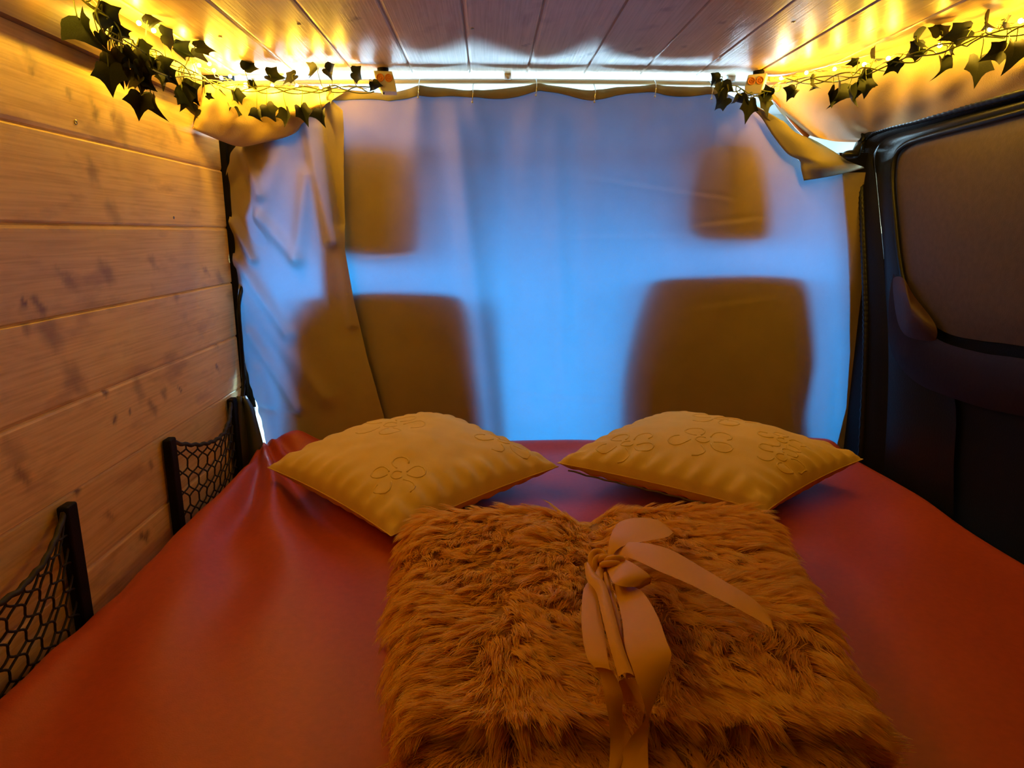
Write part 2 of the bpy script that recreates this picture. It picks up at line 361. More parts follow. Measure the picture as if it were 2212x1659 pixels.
# cab: pale headlining, sides with window openings, scuttle and windscreen
CL, CR_ = -0.82, 1.10
struct('cab_ceiling', join(box(-0.95, 1.2, 1.70, 2.56, 0.955, 0.975)), M_cab)
def side(x0, x1):
    return join(box(x0, x1, 1.78, 3.22, -0.5, 0.16), box(x0, x1, 1.78, 2.03, 0.16, 0.97), box(x0, x1, 2.03, 2.66, 0.74, 0.97),
                box(x0, x1, 2.90, 3.22, 0.16, 0.40))
M_cabmid = simple('grey_cab_lining', (0.16, 0.16, 0.16), 0.8)
struct('wall_cab_left', side(CL - 0.06, CL), M_cabmid)
struct('wall_cab_right', side(CR_, CR_ + 0.06), M_cab)
for nm, x in (('window_1', CL - 0.03), ('window_2', CR_ + 0.03)):
    m, nt, out = nodes('window_glass'); tr = add(nt, 'ShaderNodeBsdfTransparent'); gl = add(nt, 'ShaderNodeBsdfGlossy'); gl.inputs['Roughness'].default_value = 0.02
    mx = add(nt, 'ShaderNodeMixShader'); mx.inputs[0].default_value = 0.06; nt.links.new(tr.outputs[0], mx.inputs[1]); nt.links.new(gl.outputs[0], mx.inputs[2]); nt.links.new(mx.outputs[0], out.inputs[0])
    M_glass = m
    struct(nm, ([(x, 2.03, .16), (x, 2.92, .16), (x, 2.64, .74), (x, 2.03, .74)], [(0, 1, 2, 3)]), M_glass, solid=0.004)
struct('window_3', ([(CL, 3.17, .14), (CR_, 3.17, .14), (CR_, 2.60, .80), (CL, 2.60, .80)], [(0, 1, 2, 3)]), M_glass, solid=0.005)
struct('wall_front', join(box(-0.95, 1.2, 3.16, 3.22, -0.5, 0.15), box(-0.95, 1.2, 2.52, 2.62, 0.79, 0.975)), M_cab)
o = mesh('dashboard', *box(CL+.01, CR_-.01, 2.75, 3.13, -0.15, 0.12), M_cabdark, smooth=False, bevel=0.04)
meta(o, 'dark dashboard beyond the front seats behind the curtain', 'dashboard')

o = mesh('added_light_blocker', *box(CL + .01, CR_ - .01, 2.18, 2.50, 0.69, 0.76), M_cabdark, smooth=False, bevel=0.02)  # added, unseen: holds daylight back from the top of the curtain
meta(o, 'added dark light blocker in the cab, unseen behind the curtain', 'light blocker')
# ------------------------------------------------------------------ front seats (their shadows fall on the curtain)
def outline_solid(pts, y0, y1, name, parent, mat, bev=0.012):
    n = len(pts); V = [(p[0], y0, p[1]) for p in pts] + [(p[0], y1, p[1]) for p in pts]
    Fc = [tuple(range(n)), tuple(range(2 * n - 1, n - 1, -1))] + [(i, i + n, (i + 1) % n + n, (i + 1) % n) for i in range(n)]
    Fc = [f[::-1] for f in Fc]
    return mesh(name, V, Fc, mat, parent, smooth=False, bevel=bev)
def closed(pts, n=5):
    P = [np.array(p, float) for p in pts]; out = []; k = len(P)
    for i in range(k):
        a, b, c, d = P[i - 1], P[i], P[(i + 1) % k], P[(i + 2) % k]
        for j in range(n):
            t = j / n; out.append(0.5 * (2 * b + (c - a) * t + (2 * a - 5 * b + 4 * c - d) * t * t + (3 * b - a - 3 * c + d) * t ** 3))
    return out
YS = D + 0.027
def seat(label, back_px, head_px, sx):
    ys = YS
    bp = [onY(x, y, ys) for x, y in back_px]; bp = [(p[0], p[2]) for p in bp]
    zt = max(p[1] for p in bp); x0 = min(p[0] for p in bp); x1 = max(p[0] for p in bp)
    root = empty('car_seat', ((x0 + x1) / 2, ys + 0.25, -0.5), label, 'car seat', 'front seats behind the curtain')
    outline_solid(closed(bp), ys, ys + 0.13, 'backrest', root, M_seat, 0.01)
    hp = [onY(x, y, ys) for x, y in head_px]; hp = [(p[0], p[2]) for p in hp]
    outline_solid(closed(hp), ys, ys + 0.10, 'headrest', root, M_seat, 0.006)
    hx = sum(p[0] for p in hp) / len(hp); hz = min(p[1] for p in hp)
    for s_ in (-1, 1):
        mesh('headrest_post', *tube([(hx + s_ * .05, ys + .075, zt - .05), (hx + s_ * .05, ys + .075, hz + .05)], .005, 10), M_pin, root)
    V, Fc = box(x0 + .02, x1 - .02, ys + .08, ys + .60, -0.32, -0.12); mesh('seat_cushion', V, Fc, M_seat, root, smooth=False, bevel=0.04)
    V, Fc = box(x0 + .06, x1 - .06, ys + .12, ys + .55, -0.51, -0.31); mesh('seat_base', V, Fc, M_cabdark, root, smooth=False, bevel=0.01)
seat('dark front seat on the left, its shadow on the curtain behind the left cushion',
     [(648, 652), (672, 634), (760, 628), (870, 624), (965, 628), (1012, 645), (1038, 690), (1052, 790), (1066, 900), (1066, 1100), (610, 1100), (610, 900), (612, 760), (618, 690)],
     [(700, 350), (745, 338), (850, 338), (905, 352), (914, 400), (916, 480), (912, 530), (895, 548), (840, 552), (760, 548), (715, 540), (696, 505), (690, 440)], 0)
seat('dark front seat on the right, its shadow on the curtain behind the right cushion',
     [(1385, 625), (1412, 600), (1480, 592), (1600, 590), (1700, 594), (1736, 606), (1752, 650), (1762, 760), (1755, 820), (1742, 900), (1738, 1100), (1330, 1100), (1330, 900), (1336, 800), (1358, 700)],
     [(1508, 330), (1560, 318), (1630, 325), (1652, 360), (1664, 420), (1668, 480), (1662, 508), (1640, 518), (1575, 520), (1510, 518), (1484, 505), (1474, 470), (1484, 400)], 0)

# B pillars of the van just behind the curtain
pr = [(1812, 330), (1818, 420), (1826, 520), (1832, 640), (1834, 760), (1826, 880), (1806, 960), (1800, 1100)]
Lp = [onY(x, y, D + 0.012) for x, y in pr]
V = []; Fc = []
for p in Lp: V += [(p[0], D + 0.009, p[2]), (1.19, D + 0.009, p[2]), (p[0] + 0.006, D + 0.07, p[2]), (1.19, D + 0.12, p[2])]
for i in range(len(Lp) - 1):
    a = i * 4; b = a + 4; Fc += [(a, a + 1, b + 1, b), (a, b, b + 2, a + 2), (a + 2, b + 2, b + 3, a + 3)]
struct('trim_2', (V, Fc), M_black)
struct('trim_3', join(box(-0.95, -0.636, 1.737, 1.84, 0.10, 0.97), box(-0.95, -0.655, 1.737, 1.84, -0.5, 0.10)), M_black)

pw = [(600, 305), (590, 350), (556, 400), (534, 470), (548, 550), (522, 630), (516, 700), (536, 780), (552, 880)]
V = []
for x, y in pw: p = onY(x, y, 1.749); V += [(p[0], 1.754, p[2]), (-0.66, 1.754, p[2])]
struct('trim_6', (V, [(i * 2, i * 2 + 1, i * 2 + 3, i * 2 + 2) for i in range(len(pw) - 1)]), M_black, solid=0.003, offset=0)
# ------------------------------------------------------------------ curtains
hook_px = [907, 1022, 1158, 1283, 1412, 1533]
HX = [float(onY(x, 205, D)[0]) for x in hook_px]
topP = [(690, 196), (760, 196), (840, 204), (907, 188), (960, 192), (1016, 199), (1090, 192), (1166, 183), (1230, 191), (1279, 199), (1330, 190), (1405, 186), (1440, 187), (1525, 190),
        (1560, 196), (1640, 236), (1690, 290), (1725, 345), (1800, 372), (1870, 372)]
topW = [(float(onY(x, y, D)[0]), float(onY(x, y, D)[2])) for x, y in topP]
XA = float(onY(690, 500, D)[0]); XB = float(onY(1884, 700, D)[0])
def pin_fold(x, z, zt):
    """soft gathers fanning down from each pin"""
    d = 0
    for k, hx in enumerate(HX):
        fan = (x - hx) + (-1) ** k * 0.10 * (zt - z)
        wdt = 0.018 + 0.16 * (zt - z)
        d += 0.012 * math.exp(-(fan / wdt) ** 2) * math.exp(-(zt - z) / 0.42)
    return d
def crease(x, z, a, b, wd=0.004):
    ax, az = a; bx, bz = b; L2 = (bx - ax) ** 2 + (bz - az) ** 2
    t = ((x - ax) * (bx - ax) + (z - az) * (bz - az)) / L2
    tt = min(1, max(0, t)); dx = x - ax - tt * (bx - ax); dz = z - az - tt * (bz - az)
    fade = math.sin(math.pi * min(1, max(0, t))) ** 0.5 if 0 < t < 1 else 0
    s = (dz / wd)
    return s * math.exp(-s * s - (dx / wd) ** 2 * 0.2) * fade
CRS = []
for a, b, am, wd in [((1240, 378), (1590, 432), .0030, .008), ((1480, 490), (1665, 470), .0028, .009), ((1030, 512), (1500, 508), .0016, .010), ((770, 560), (915, 545), .0022, .008),
                  ((1500, 595), (1740, 600), .0012, .01), ((1720, 300), (1735, 860), .004, .012), ((1480, 668), (1690, 640), .0012, .012), ((1110, 850), (1330, 865), .0012, .010)]:
    pa = onY(*a, D); pb = onY(*b, D); CRS.append(((pa[0], pa[2]), (pb[0], pb[2]), am, wd))
def main_y(x, z, zt):
    y = D + 0.004
    y -= pin_fold(x, z, zt) * 1.15
    y += 0.0045 * math.sin(x * 19 + 3.0 * (zt - z)) * sstep(0.9, 0.2, z) + 0.004 * N(x * 5, z * 1.6, 3.1)
    # two long soft folds dropping beside the left seat
    for fx, sl, am, wd in ((-0.085, 0.10, 0.022, 0.030), (0.03, 0.02, -0.012, 0.035), (0.30, -0.03, 0.010, 0.05), (0.16, 0.05, 0.010, 0.03)):
        y -= am * math.exp(-((x - fx - sl * (0.9 - z)) / wd) ** 2) * sstep(0.92, 0.75, z)
    for a, b, am, wd in CRS: y += 1.6 * am * crease(x, z, a, b, wd)
    if x > 0.80: y -= 0.004 * math.sin((x - 0.8) * 60 + z * 3) * sstep(.8, .9, x) * sstep(.35, .1, z)
    return min(y, D + 0.0075) if x > 0.86 else min(y, D + 0.022)
def main_fn(u, v):
    x = lin(XA, XB, u); zt = pl(topW, x)
    z = lin(zt, -0.12, v)
    return (x, main_y(x, z, zt), z)
cur = empty('curtain', (0.3, D, -0.12), 'large grey-beige curtain glowing blue between the seat shadows', 'curtain')
mesh('curtain_panel', *grid(main_fn, 330, 210), M_curt, cur)
def hem_fn(u, v):
    x = lin(float(onY(700, 200, D)[0]), float(onY(1560, 200, D)[0]), u); zt = pl(topW, x) + 0.001
    w_ = 0.019 + 0.004 * math.sin(x * 30)
    z = zt - v * w_
    return (x, main_y(x, z, zt) - 0.003 - 0.004 * math.sin(v * math.pi), z)
mesh('hem', *grid(hem_fn, 220, 8), M_hem, cur, solid=0.001)

# folded-over top right corner of the curtain
fl = [[(1600, 215), (1646, 236), (1652, 252)], [(1640, 248), (1690, 262), (1700, 232 + 60)], [(1668, 290), (1712, 292), (1745, 298)],
      [(1700, 330), (1752, 330), (1800, 328)], [(1727, 345), (1780, 352), (1830, 348)], [(1731, 366), (1790, 368), (1862, 360)], [(1736, 390), (1800, 378), (1866, 363)]]
fd = [[.012, .03, .025], [.014, .035, .02], [.016, .04, .02], [.018, .045, .03], [.02, .06, .03], [.02, .05, .01], [.015, .02, .008]]
rows = []
for r_, d_ in zip(fl, fd): rows.append(catmull([onY(x, y, D - dd) for (x, y), dd in zip(r_, d_)], 6))
colsm = [catmull([rows[j][i] for j in range(len(rows))], 6) for i in range(len(rows[0]))]
V = []; nr = len(colsm[0]); nc = len(colsm)
for j in range(nr):
    for i in range(nc): V.append(colsm[i][j])
Fc = [(j * nc + i, j * nc + i + 1, (j + 1) * nc + i + 1, (j + 1) * nc + i) for j in range(nr - 1) for i in range(nc - 1)]
mesh('folded_corner', V, Fc, M_hem, cur, solid=0.002)

# left curtain panel, overlapping the large one
edgeR = [(200, 700), (240, 742), (400, 742), (540, 745), (650, 764), (770, 792), (890, 826), (1000, 852)]
edgeL = [(200, 560), (300, 520), (330, 498), (380, 487), (440, 490), (500, 500), (560, 503), (620, 512), (680, 514), (740, 520), (800, 530), (850, 545), (875, 554), (900, 562), (960, 574), (1000, 582)]
DL = D - 0.022
wr = [((600, 330), (560, 470), .010, .030), ((560, 470), (640, 560), .012, .022), ((640, 560), (660, 380), .010, .022), ((510, 560), (620, 720), .012, .022), ((540, 720), (640, 880), .010, .022),
      ((520, 640), (700, 860), .007, .03), ((660, 250), (715, 520), .016, .022), ((700, 230), (735, 480), -.010, .016), ((530, 330), (560, 420), .014, .018), ((560, 800), (590, 960), .006, .02),
      ((500, 480), (545, 560), .012, .014), ((690, 280), (760, 700), .007, .018), ((505, 400), (560, 520), -.010, .02), ((560, 880), (640, 900), -.004, .01)]
WR = []
for a, b, am, wd in wr:
    pa = onY(*a, DL); pb = onY(*b, DL); WR.append((pa[0], pa[2], pb[0], pb[2], am, wd))
def ridge(x, z, ax, az, bx, bz, wd):
    L2 = (bx - ax) ** 2 + (bz - az) ** 2; t = min(1, max(0, ((x - ax) * (bx - ax) + (z - az) * (bz - az)) / L2))
    d2 = (x - ax - t * (bx - ax)) ** 2 + (z - az - t * (bz - az)) ** 2
    return math.exp(-d2 / (wd * wd))
def left_fn(u, v):
    py = lin(206, 990, v)
    xl = pl(edgeL, py) + 3.5 * N(py * 0.05, 2.2) * (py > 320); xr = pl(edgeR, py)
    if py < 300: xl = lin(590, xl, sstep(206, 300, py))
    px = lin(xl, xr, u); p = onY(px, py, DL); x, z = p[0], p[2]
    y = DL + 0.008 - 0.004 * N(x * 8, z * 4, 1.0)
    for ax, az, bx, bz, am, wd in WR: y -= 1.5 * am * ridge(x, z, ax, az, bx, bz, wd * .8)
    y -= 0.010 * math.exp(-((u - 1) / 0.05) ** 2) * 0.3 + 0.006 * math.sin(u * 16 + v * 9) * math.exp(-u * 5)
    y -= 0.02 * sstep(300, 206, py)
    return (x, min(y, DL + 0.013), z)
lc = mesh('side_curtain', *grid(left_fn, 110, 230), M_curt2)
meta(lc, 'wrinkled beige curtain panel hanging in the left corner, overlapping the large curtain', 'curtain')

# pins holding the curtain
for k, (hx, px) in enumerate(zip(HX, hook_px)):
    zt = pl(topW, hx)
    root = empty('curtain_pin', (hx, D, zt + 0.012), 'metal curtain pin, ' + ['first from the left, near the left white block', 'second from the left', 'third from the left', 'third from the right', 'second from the right',
        'rightmost, beside the ivy near the right white block'][k] + ', along the curtain top', 'curtain pin', 'metal pins along the curtain top')
    yf = main_y(hx, zt - 0.01, zt) - 0.012
    P = catmull([(hx + .001, D + 0.012, zt + 0.020), (hx, D - 0.001, zt + 0.014), (hx, yf, zt - 0.002), (hx - 0.001, yf, zt - 0.018), (hx - 0.002, yf - .001, zt - 0.026)], 6)
    mesh('wire', *tube(P, 0.0011, 8), M_pin, root)
    mesh('bead', *sphere((hx - .002, yf - .001, zt - 0.0275), 0.0026), M_white, root)

# ------------------------------------------------------------------ felt-wrapped corner on the left
tpx = [(400, 195), (445, 186), (490, 184), (560, 186), (640, 186), (700, 190), (752, 196)]
bpx = [(415, 277), (440, 286), (478, 302), (520, 314), (570, 305), (625, 290), (652, 262)]
top3 = []; bot3 = []
for i, (x, y) in enumerate(tpx):
    top3.append(onZ(x, y, 0.896) if i < 1 else onY(x, y, [0, 1.66, 1.68, 1.70, 1.71, 1.715, 1.72][i]))
for i, (x, y) in enumerate(bpx): bot3.append(onY(x, y, [1.575, 1.60, 1.645, 1.69, 1.70, 1.705, 1.712][i]))
T = catmull(top3, 8); B = catmull(bot3, 8)
def pad_fn(u, v):
    i = min(int(u * (len(T) - 1)), len(T) - 2); f = u * (len(T) - 1) - i
    a = T[i] * (1 - f) + T[i + 1] * f; b = B[i] * (1 - f) + B[i + 1] * f
    vv = min(v / 0.75, 1); p = a * (1 - vv) + b * vv
    p = p + np.array([0.2, -1, -0.1]) * (0.028 * math.sin(vv * math.pi) ** 0.8 + 0.012 * N(u * 6, v * 4, 5) * math.sin(vv * math.pi))
    if v > 0.75:
        k = (v - 0.75) / 0.25; p = p + np.array([0, 0.05, 0.012]) * k
    p[0] = max(p[0], XL + 0.004)
    return p
o = mesh('felt_valance', *grid(pad_fn, 60, 28), M_felt, solid=0.003)
meta(o, 'beige felt padding covering the upper left corner under the fairy lights', 'padding')

# ------------------------------------------------------------------ felt drape above the sliding door (right)
dt = [onZ(1652, 166, 0.912), onZ(1700, 162, 0.912), onZ(1790, 143, 0.912), onZ(1900, 112, 0.912), onZ(2000, 82, 0.912), onZ(2110, 50, 0.912), onZ(2212, 22, 0.912), onZ(2420, -40, 0.912), np.array([1.0, 0.2, 0.905]), np.array([1.0, -0.6, 0.9])]
db = [onY(1742, 292, 1.742), onY(1782, 300, 1.70), onX(1850, 300, 0.955), onX(1900, 284, 0.958), onX(2000, 258, 0.958), onX(2110, 226, 0.958), onX(2212, 198, 0.958), onX(2420, 140, 0.96), np.array([0.965, 0.2, 0.79]), np.array([0.965, -0.6, 0.79])]
T2 = catmull(dt, 12); B2 = catmull(db, 12); n2 = len(T2) - 1
def drape_fn(u, v):
    i = min(int(u * n2), n2 - 1); f = u * n2 - i
    a = T2[i] * (1 - f) + T2[i + 1] * f; b = B2[i] * (1 - f) + B2[i + 1] * f
    vv = min(v / 0.86, 1.0)
    p = a * (1 - vv) + b * vv
    bul = 0.022 * math.sin(vv ** 0.8 * math.pi)
    wav = 0.004 * math.sin(u * 75 + vv * 2.2) * math.sin(vv * math.pi) * math.exp(-((u - 0.38) / .16) ** 2) + 0.006 * N(u * 10 + vv * 1.5, vv * 2.5, 9)* math.sin(vv * math.pi)
    p = p + np.array([-0.75, 0.0, -0.65]) * (bul + wav)
    if v > 0.86:
        k = (v - 0.86) / 0.14; p = p + np.array([0.03, 0.0, -0.006]) * k
    return p
M_felt2 = cloth('thin_beige_felt', (0.50, 0.36, 0.18), (0.62, 0.66, 0.62), 0.05, 400, 0.4, 0.12)
o = mesh('felt_drape', *grid(drape_fn, 240, 34), M_felt2, solid=0.0)
meta(o, 'tan felt drape sagging from the ceiling above the black door frame', 'drape')
# piping down the free edge of the drape
ed = catmull([onY(1632, 180, 1.735), onY(1660, 200, 1.735), onY(1690, 232, 1.735), onY(1716, 266, 1.735), onY(1745, 296, 1.735)], 8)
mesh('piping', *tube(ed, 0.006, 8), simple('rust_piping', (0.50, 0.20, 0.08), 0.6), o)

# wooden ledge beside the right white block
V, Fc = box(0.655, 0.80, 1.70, 1.745, 0.893, 0.905)
o = struct('trim_4', (V, Fc), M_ceil, bevel=0.002)

# ------------------------------------------------------------------ sliding door (right side)
door = bpy.data.objects.new('door_1', None); COL.objects.link(door); door.location = (XR, 1.2, -0.5); door['kind'] = 'structure'
ringO = [(2700, 60), (2212, 193), (2080, 228), (1985, 254), (1920, 270), (1882, 284), (1863, 306), (1856, 345), (1858, 420), (1862, 520), (1866, 620), (1868, 720), (1864, 850), (1856, 1010), (1850, 1120)]
ringA = [(2700, 78), (2212, 213), (2080, 249), (1992, 274), (1935, 290), (1906, 305), (1886, 338), (1890, 385), (1897, 450), (1907, 545), (1912, 620), (1918, 720), (1918, 850), (1910, 1010), (1905, 1120)]
ringB = [(2700, 78), (2212, 213), (2080, 249), (1992, 274), (1935, 290), (1906, 305), (1890, 338), (1893.5, 385), (1899.3, 450), (1908.5, 545), (1912, 620), (1918, 720), (1918, 850), (1910, 1010), (1905, 1120)]
ringI = [(2700, 105), (2212, 240), (2080, 275), (2000, 297), (1962, 311), (1942, 330), (1934, 362), (1933, 405), (1938, 465), (1946, 545), (1960, 620), (1988, 682), (2060, 850), (2060, 1010), (2060, 1120)]
def strip(PA, PB, xa, xb, n=6, m=6, bul=0.006):
    A = catmull([onX(*p, xa) for p in PA], n); Bq = catmull([onX(*p, xb) for p in PB], n); V = []
    for a, b in zip(A, Bq):
        for k in range(m + 1):
            t = k / m; p = a * (1 - t) + b * t; p = p + np.array([-bul * math.sin(t * math.pi) ** 0.7, 0, 0]); V.append(p)
    L = m + 1; return V, [(j * L + i, (j + 1) * L + i, (j + 1) * L + i + 1, j * L + i + 1) for j in range(len(A) - 1) for i in range(m)]
mesh('pillar_frame', *strip(ringO, ringA, 0.965, 0.975), M_black, door)
mesh('door_frame', *strip(ringB, ringI, 0.975, 0.978), M_blackg, door)
sealp = catmull([onX(x + (4 if y > 300 else 0), y + (4 if y <= 300 else 0), 0.962) for x, y in ringO], 26)
rad = [0.0085 + 0.0012 * (i % 3 == 0) for i in range(len(sealp))]
mesh('rubber_seal', *tube(sealp, rad, 10), M_blackg, door)
seal2 = catmull([onX(x - 4, y, 0.972) for x, y in ringI[:12]], 10)
mesh('window_seal', *tube(seal2, 0.006, 8), M_blackg, door)
win = [(2700, 105), (2212, 240), (2080, 275), (2000, 297), (1962, 311), (1942, 330), (1934, 362), (1933, 405), (1938, 465), (1946, 545), (1955, 600), (1975, 652), (2008, 695), (2052, 722), (2120, 736), (2212, 748), (2700, 830)]
wp = catmull([onX(x, y, 0.982) for x, y in win], 8)
cen = np.array([0.982, 0.95, 0.55]); V = []; n_ = len(wp); m_ = 10
for p in wp:
    for k in range(m_ + 1):
        t = k / m_; q = p * (1 - t) + cen * t; q[0] = 0.982 - 0.010 * math.sin(min(1, t * 3) * math.pi / 2) + 0.002 * N(q[1] * 7, q[2] * 7); V.append(q)
L = m_ + 1
Fc = [(j * L + i, (j + 1) * L + i, (j + 1) * L + i + 1, j * L + i + 1) for j in range(n_ - 1) for i in range(m_)]
Fc.append((0, m_, (n_ - 1) * L)) if False else None
# close the wedge nearest the camera side
q0, q1 = wp[0], wp[-1]; b_ = len(V); V += [q0, cen, q1, (0.982, -0.6, q0[2]), (0.982, -0.6, q1[2])]
Fc += [(b_, b_ + 1, b_ + 3), (b_ + 1, b_ + 2, b_ + 4), (b_ + 1, b_ + 4, b_ + 3)]
mesh('window_covering', V, Fc, M_felt_dark, door)
sl0 = onX(1886, 330, 0.98); sl1 = onX(1909, 550, 0.98); hy0, hy1 = sl1[1] - 0.03, sl0[1] + 0.02; hz0, hz1 = sl1[2] - 0.02, sl0[2] + 0.02
V, Fc = join(box(XR + .005, XR + .02, -0.65, hy0, -0.5, 0.97), box(XR + .005, XR + .02, hy1, 1.80, -0.5, 0.97), box(XR + .005, XR + .02, hy0, hy1, -0.5, hz0), box(XR + .005, XR + .02, hy0, hy1, hz1, 0.97))
mesh('door_panel', V, Fc, M_black, door, smooth=False)
mesh('slit_light_blocker', *(lambda a, b: ([(x, y_, z_) for x in (XR - .004, XR + .16) for (y_, z_) in ((a[1] - .003, a[2] - .02), (b[1] - .003, b[2] + .01), (b[1] - .03, b[2] + .01), (a[1] - .03, a[2] - .02))], [(0, 1, 2, 3), (7, 6, 5, 4), (0, 4, 5, 1), (1, 5, 6, 2), (2, 6, 7, 3), (3, 7, 4, 0)]))(onX(1909, 550, .976), onX(1888, 330, .976)), M_black, door, smooth=False)  # added outside the slit to keep its daylight off the curtain
_a, _b = onX(1909, 550, .976), onX(1888, 330, .976); _ya = lambda z: _a[1] + (z - _a[2]) * (_b[1] - _a[1]) / (_b[2] - _a[2])
V = []
for z_ in (hz0 - .01, hz1 + .01): V += [(.9765, _ya(z_) + .004, z_), (.992, _ya(z_) + .034, z_), (.992, hy1 + .02, z_)]
mesh('slit_light_baffle', V, [(0, 1, 4, 3), (1, 2, 5, 4)], M_black, door, smooth=False, solid=0.002, offset=0)  # added to stop daylight leaking behind the frame onto the curtain
# lower trim with an arm-rest shelf and a moulded pocket
low = [(1930, 590), (1955, 640), (1985, 690), (2030, 735), (2120, 762), (2212, 775), (2700, 850)]
lowb = [(1925, 760), (1950, 800), (1985, 830), (2030, 850), (2120, 880), (2212, 900), (2700, 1000)]
mesh('door_trim', *strip(low, lowb, 0.968, 0.968, 6, 8, 0.010), simple('dark_door_trim', (0.012, 0.007, 0.013), 0.5, 0.1, 100, spec=0.12), door)
pk = closed([(1925, 610), (1950, 600), (1975, 640), (2020, 700), (2020, 735), (1990, 745), (1950, 735), (1928, 690)], 5)
pc = np.mean(pk, 0); V = []; R_ = 6
for k in range(R_ + 1):
    for p in pk:
        q = pc + (p - pc) * (1 - k / R_); w_ = onX(q[0], q[1], 0.966 - 0.022 * math.sin((k / R_) * math.pi / 2)); V.append(w_)
n_ = len(pk); Fc = [(k * n_ + i, k * n_ + (i + 1) % n_, (k + 1) * n_ + (i + 1) % n_, (k + 1) * n_ + i) for k in range(R_) for i in range(n_)]
mesh('moulded_handle_surround', V, Fc, simple('pink_sheen_plastic', (0.035, 0.014, 0.013), 0.5, 0.1, 100, spec=0.2), door)  # pinkish sheen of the black trim put into the base colour
# rubber stop at the pillar's top corner
V, Fc = sphere((0, 0, 0), 0.012, 14, 10); c_ = onY(1838, 334, 1.70)
V = [(c_[0] + v[0] * 1.8, c_[1] + v[1] * 1.3, c_[2] + v[2] * 0.9) for v in V]
V2, F2 = tube([c_ + np.array([0.01, 0, 0]), onX(1856, 312, 0.955), onX(1868, 292, 0.955)], 0.010, 8)
o = mesh('door_stop', *join((V, Fc), (V2, F2)), M_blackg)
meta(o, 'small black rubber stop beside the top corner of the door frame', 'rubber stop')

# ------------------------------------------------------------------ grey plastic pillar trim at the left end of the bed
def trim_fn(u, v):
    py = lin(856, 1040, v); xl = pl([(856, 513), (880, 506), (1040, 492)], py); xr = pl([(856, 529), (880, 546), (940, 563), (1040, 590)], py)
    px = lin(xl, xr, u); y = 1.655 + 0.03 * u + 0.006 * math.cos(u * 6.28 * 2.0)
    return onY(px, py, y)
o = mesh('pillar_trim', *grid(trim_fn, 24, 14), M_trimg, solid=0.004)
meta(o, 'dark teal-grey plastic pillar trim between the wall net and the curtain', 'pillar trim')
P = catmull([onY(528, 600, 1.765), onY(516, 660, 1.71), onY(521, 740, 1.70), onY(526, 820, 1.69), onY(522, 870, 1.665)], 8)
o = mesh('seat_belt', *join(tube(P, 0.005, 6)), M_blackg); meta(o, 'black seat belt edge running down the left edge of the curtain', 'seat belt')

# ------------------------------------------------------------------ wall nets
def net_pocket(y0, y1, label, seed):
    root = empty('net_pocket', (XL, (y0 + y1) / 2, -0.08), label, 'net pocket', 'black net pockets on the left wall')
    zb, zt = -0.09, 0.142; xw = XL + 0.003
    for yy in (y0, y1):
        V, Fc = box(xw, xw + 0.017, yy - 0.014, yy + 0.014, zb, zt); mesh('side_bar', V, Fc, M_black, root, smooth=False, bevel=0.004)
    def top(t): return zt - 0.022 - 0.030 * math.sin(math.pi * t) ** 0.8 + 0.012 * (2 * t - 1) ** 2
    def pos(t, s):
        z = top(t) * (1 - s) + zb * s
        x = xw + 0.010 + 0.026 * math.sin(math.pi * t) * (1 - s) ** 0.7 + 0.002 * N(t * 9, s * 9, seed)
        return np.array([x, lin(y0 + .012, y1 - .012, t), z])
    mesh('top_cord', *tube([pos(t, 0) + np.array([0, 0, 0.0015 * math.sin(t * 70)]) for t in np.linspace(0, 1, 50)], 0.0042, 8), M_net, root)
    ms = []; n, m = 9, 5
    for sg in (1, -1):                                  # two families of diagonal cords with flattened crossings -> hexagonal mesh
        for k in range(-m, n + 1):
            P = []
            for j in range(m * 8 + 1):
                s = j / (m * 8); q = s * m; fr = q - math.floor(q)
                zig = math.floor(q) + sstep(0.18, 0.82, fr)
                t = (k + zig) / n if sg > 0 else (k + m - zig) / n
                if 0 <= t <= 1: P.append(pos(t, s))
                else:
                    if len(P) > 1: ms.append(tube(P, 0.0018, 5, False))
                    P = []
            if len(P) > 1: ms.append(tube(P, 0.0018, 5, False))
    mesh('netting', *join(*ms), M_net, root)
net_pocket(1.300, 1.634, 'black net pocket with two side bars low on the left wall next to the curtain', 1)
net_pocket(0.636, 0.968, 'black net pocket nearest the camera, cut off by the left edge of the photo', 5)

# ------------------------------------------------------------------ bed
bed = empty('mattress', (0.16, 0.6, -0.30), 'wide mattress in a smooth terracotta fitted sheet filling the van', 'mattress')
mesh('mattress_core', *box(-0.60, 0.90, -0.5, 1.70, -0.30, -0.03), M_white, bed, smooth=False, bevel=0.03)
def wrinkle(x, y):
    z = 0.004 * N(x * 3, y * 2.2, 1) + 0.0015 * N(x * 11, y * 5, 4)
    # tension folds running down from the far left corner
    cx, cy = -0.60, 1.72; dx, dy = x - cx, cy - y; r = math.hypot(dx, dy); a = math.atan2(dx, max(dy, 1e-4))
    z += 0.024 * math.sin(a * 21 + 1.4 * N(x * 4, y * 4)) * math.exp(-((a - 0.42) / 0.34) ** 2) * math.exp(-((r - 0.42) / 0.36) ** 2)
    z += 0.007 * math.sin((x * 1.0 + 0.35 * y) * 34 + 2 * N(x * 3, y * 3, 7)) * sstep(-0.25, -0.5, x) * sstep(1.35, 0.9, y)
    z += 0.004 * math.sin((x * 0.8 - 0.5 * y) * 26 + 2.5 * N(x * 2, y * 3, 17)) * sstep(0.45, 0.8, x)
    z += 0.004 * N(x * 1.5, y * 9, 21) * sstep(1.2, 1.6, y)
    return z
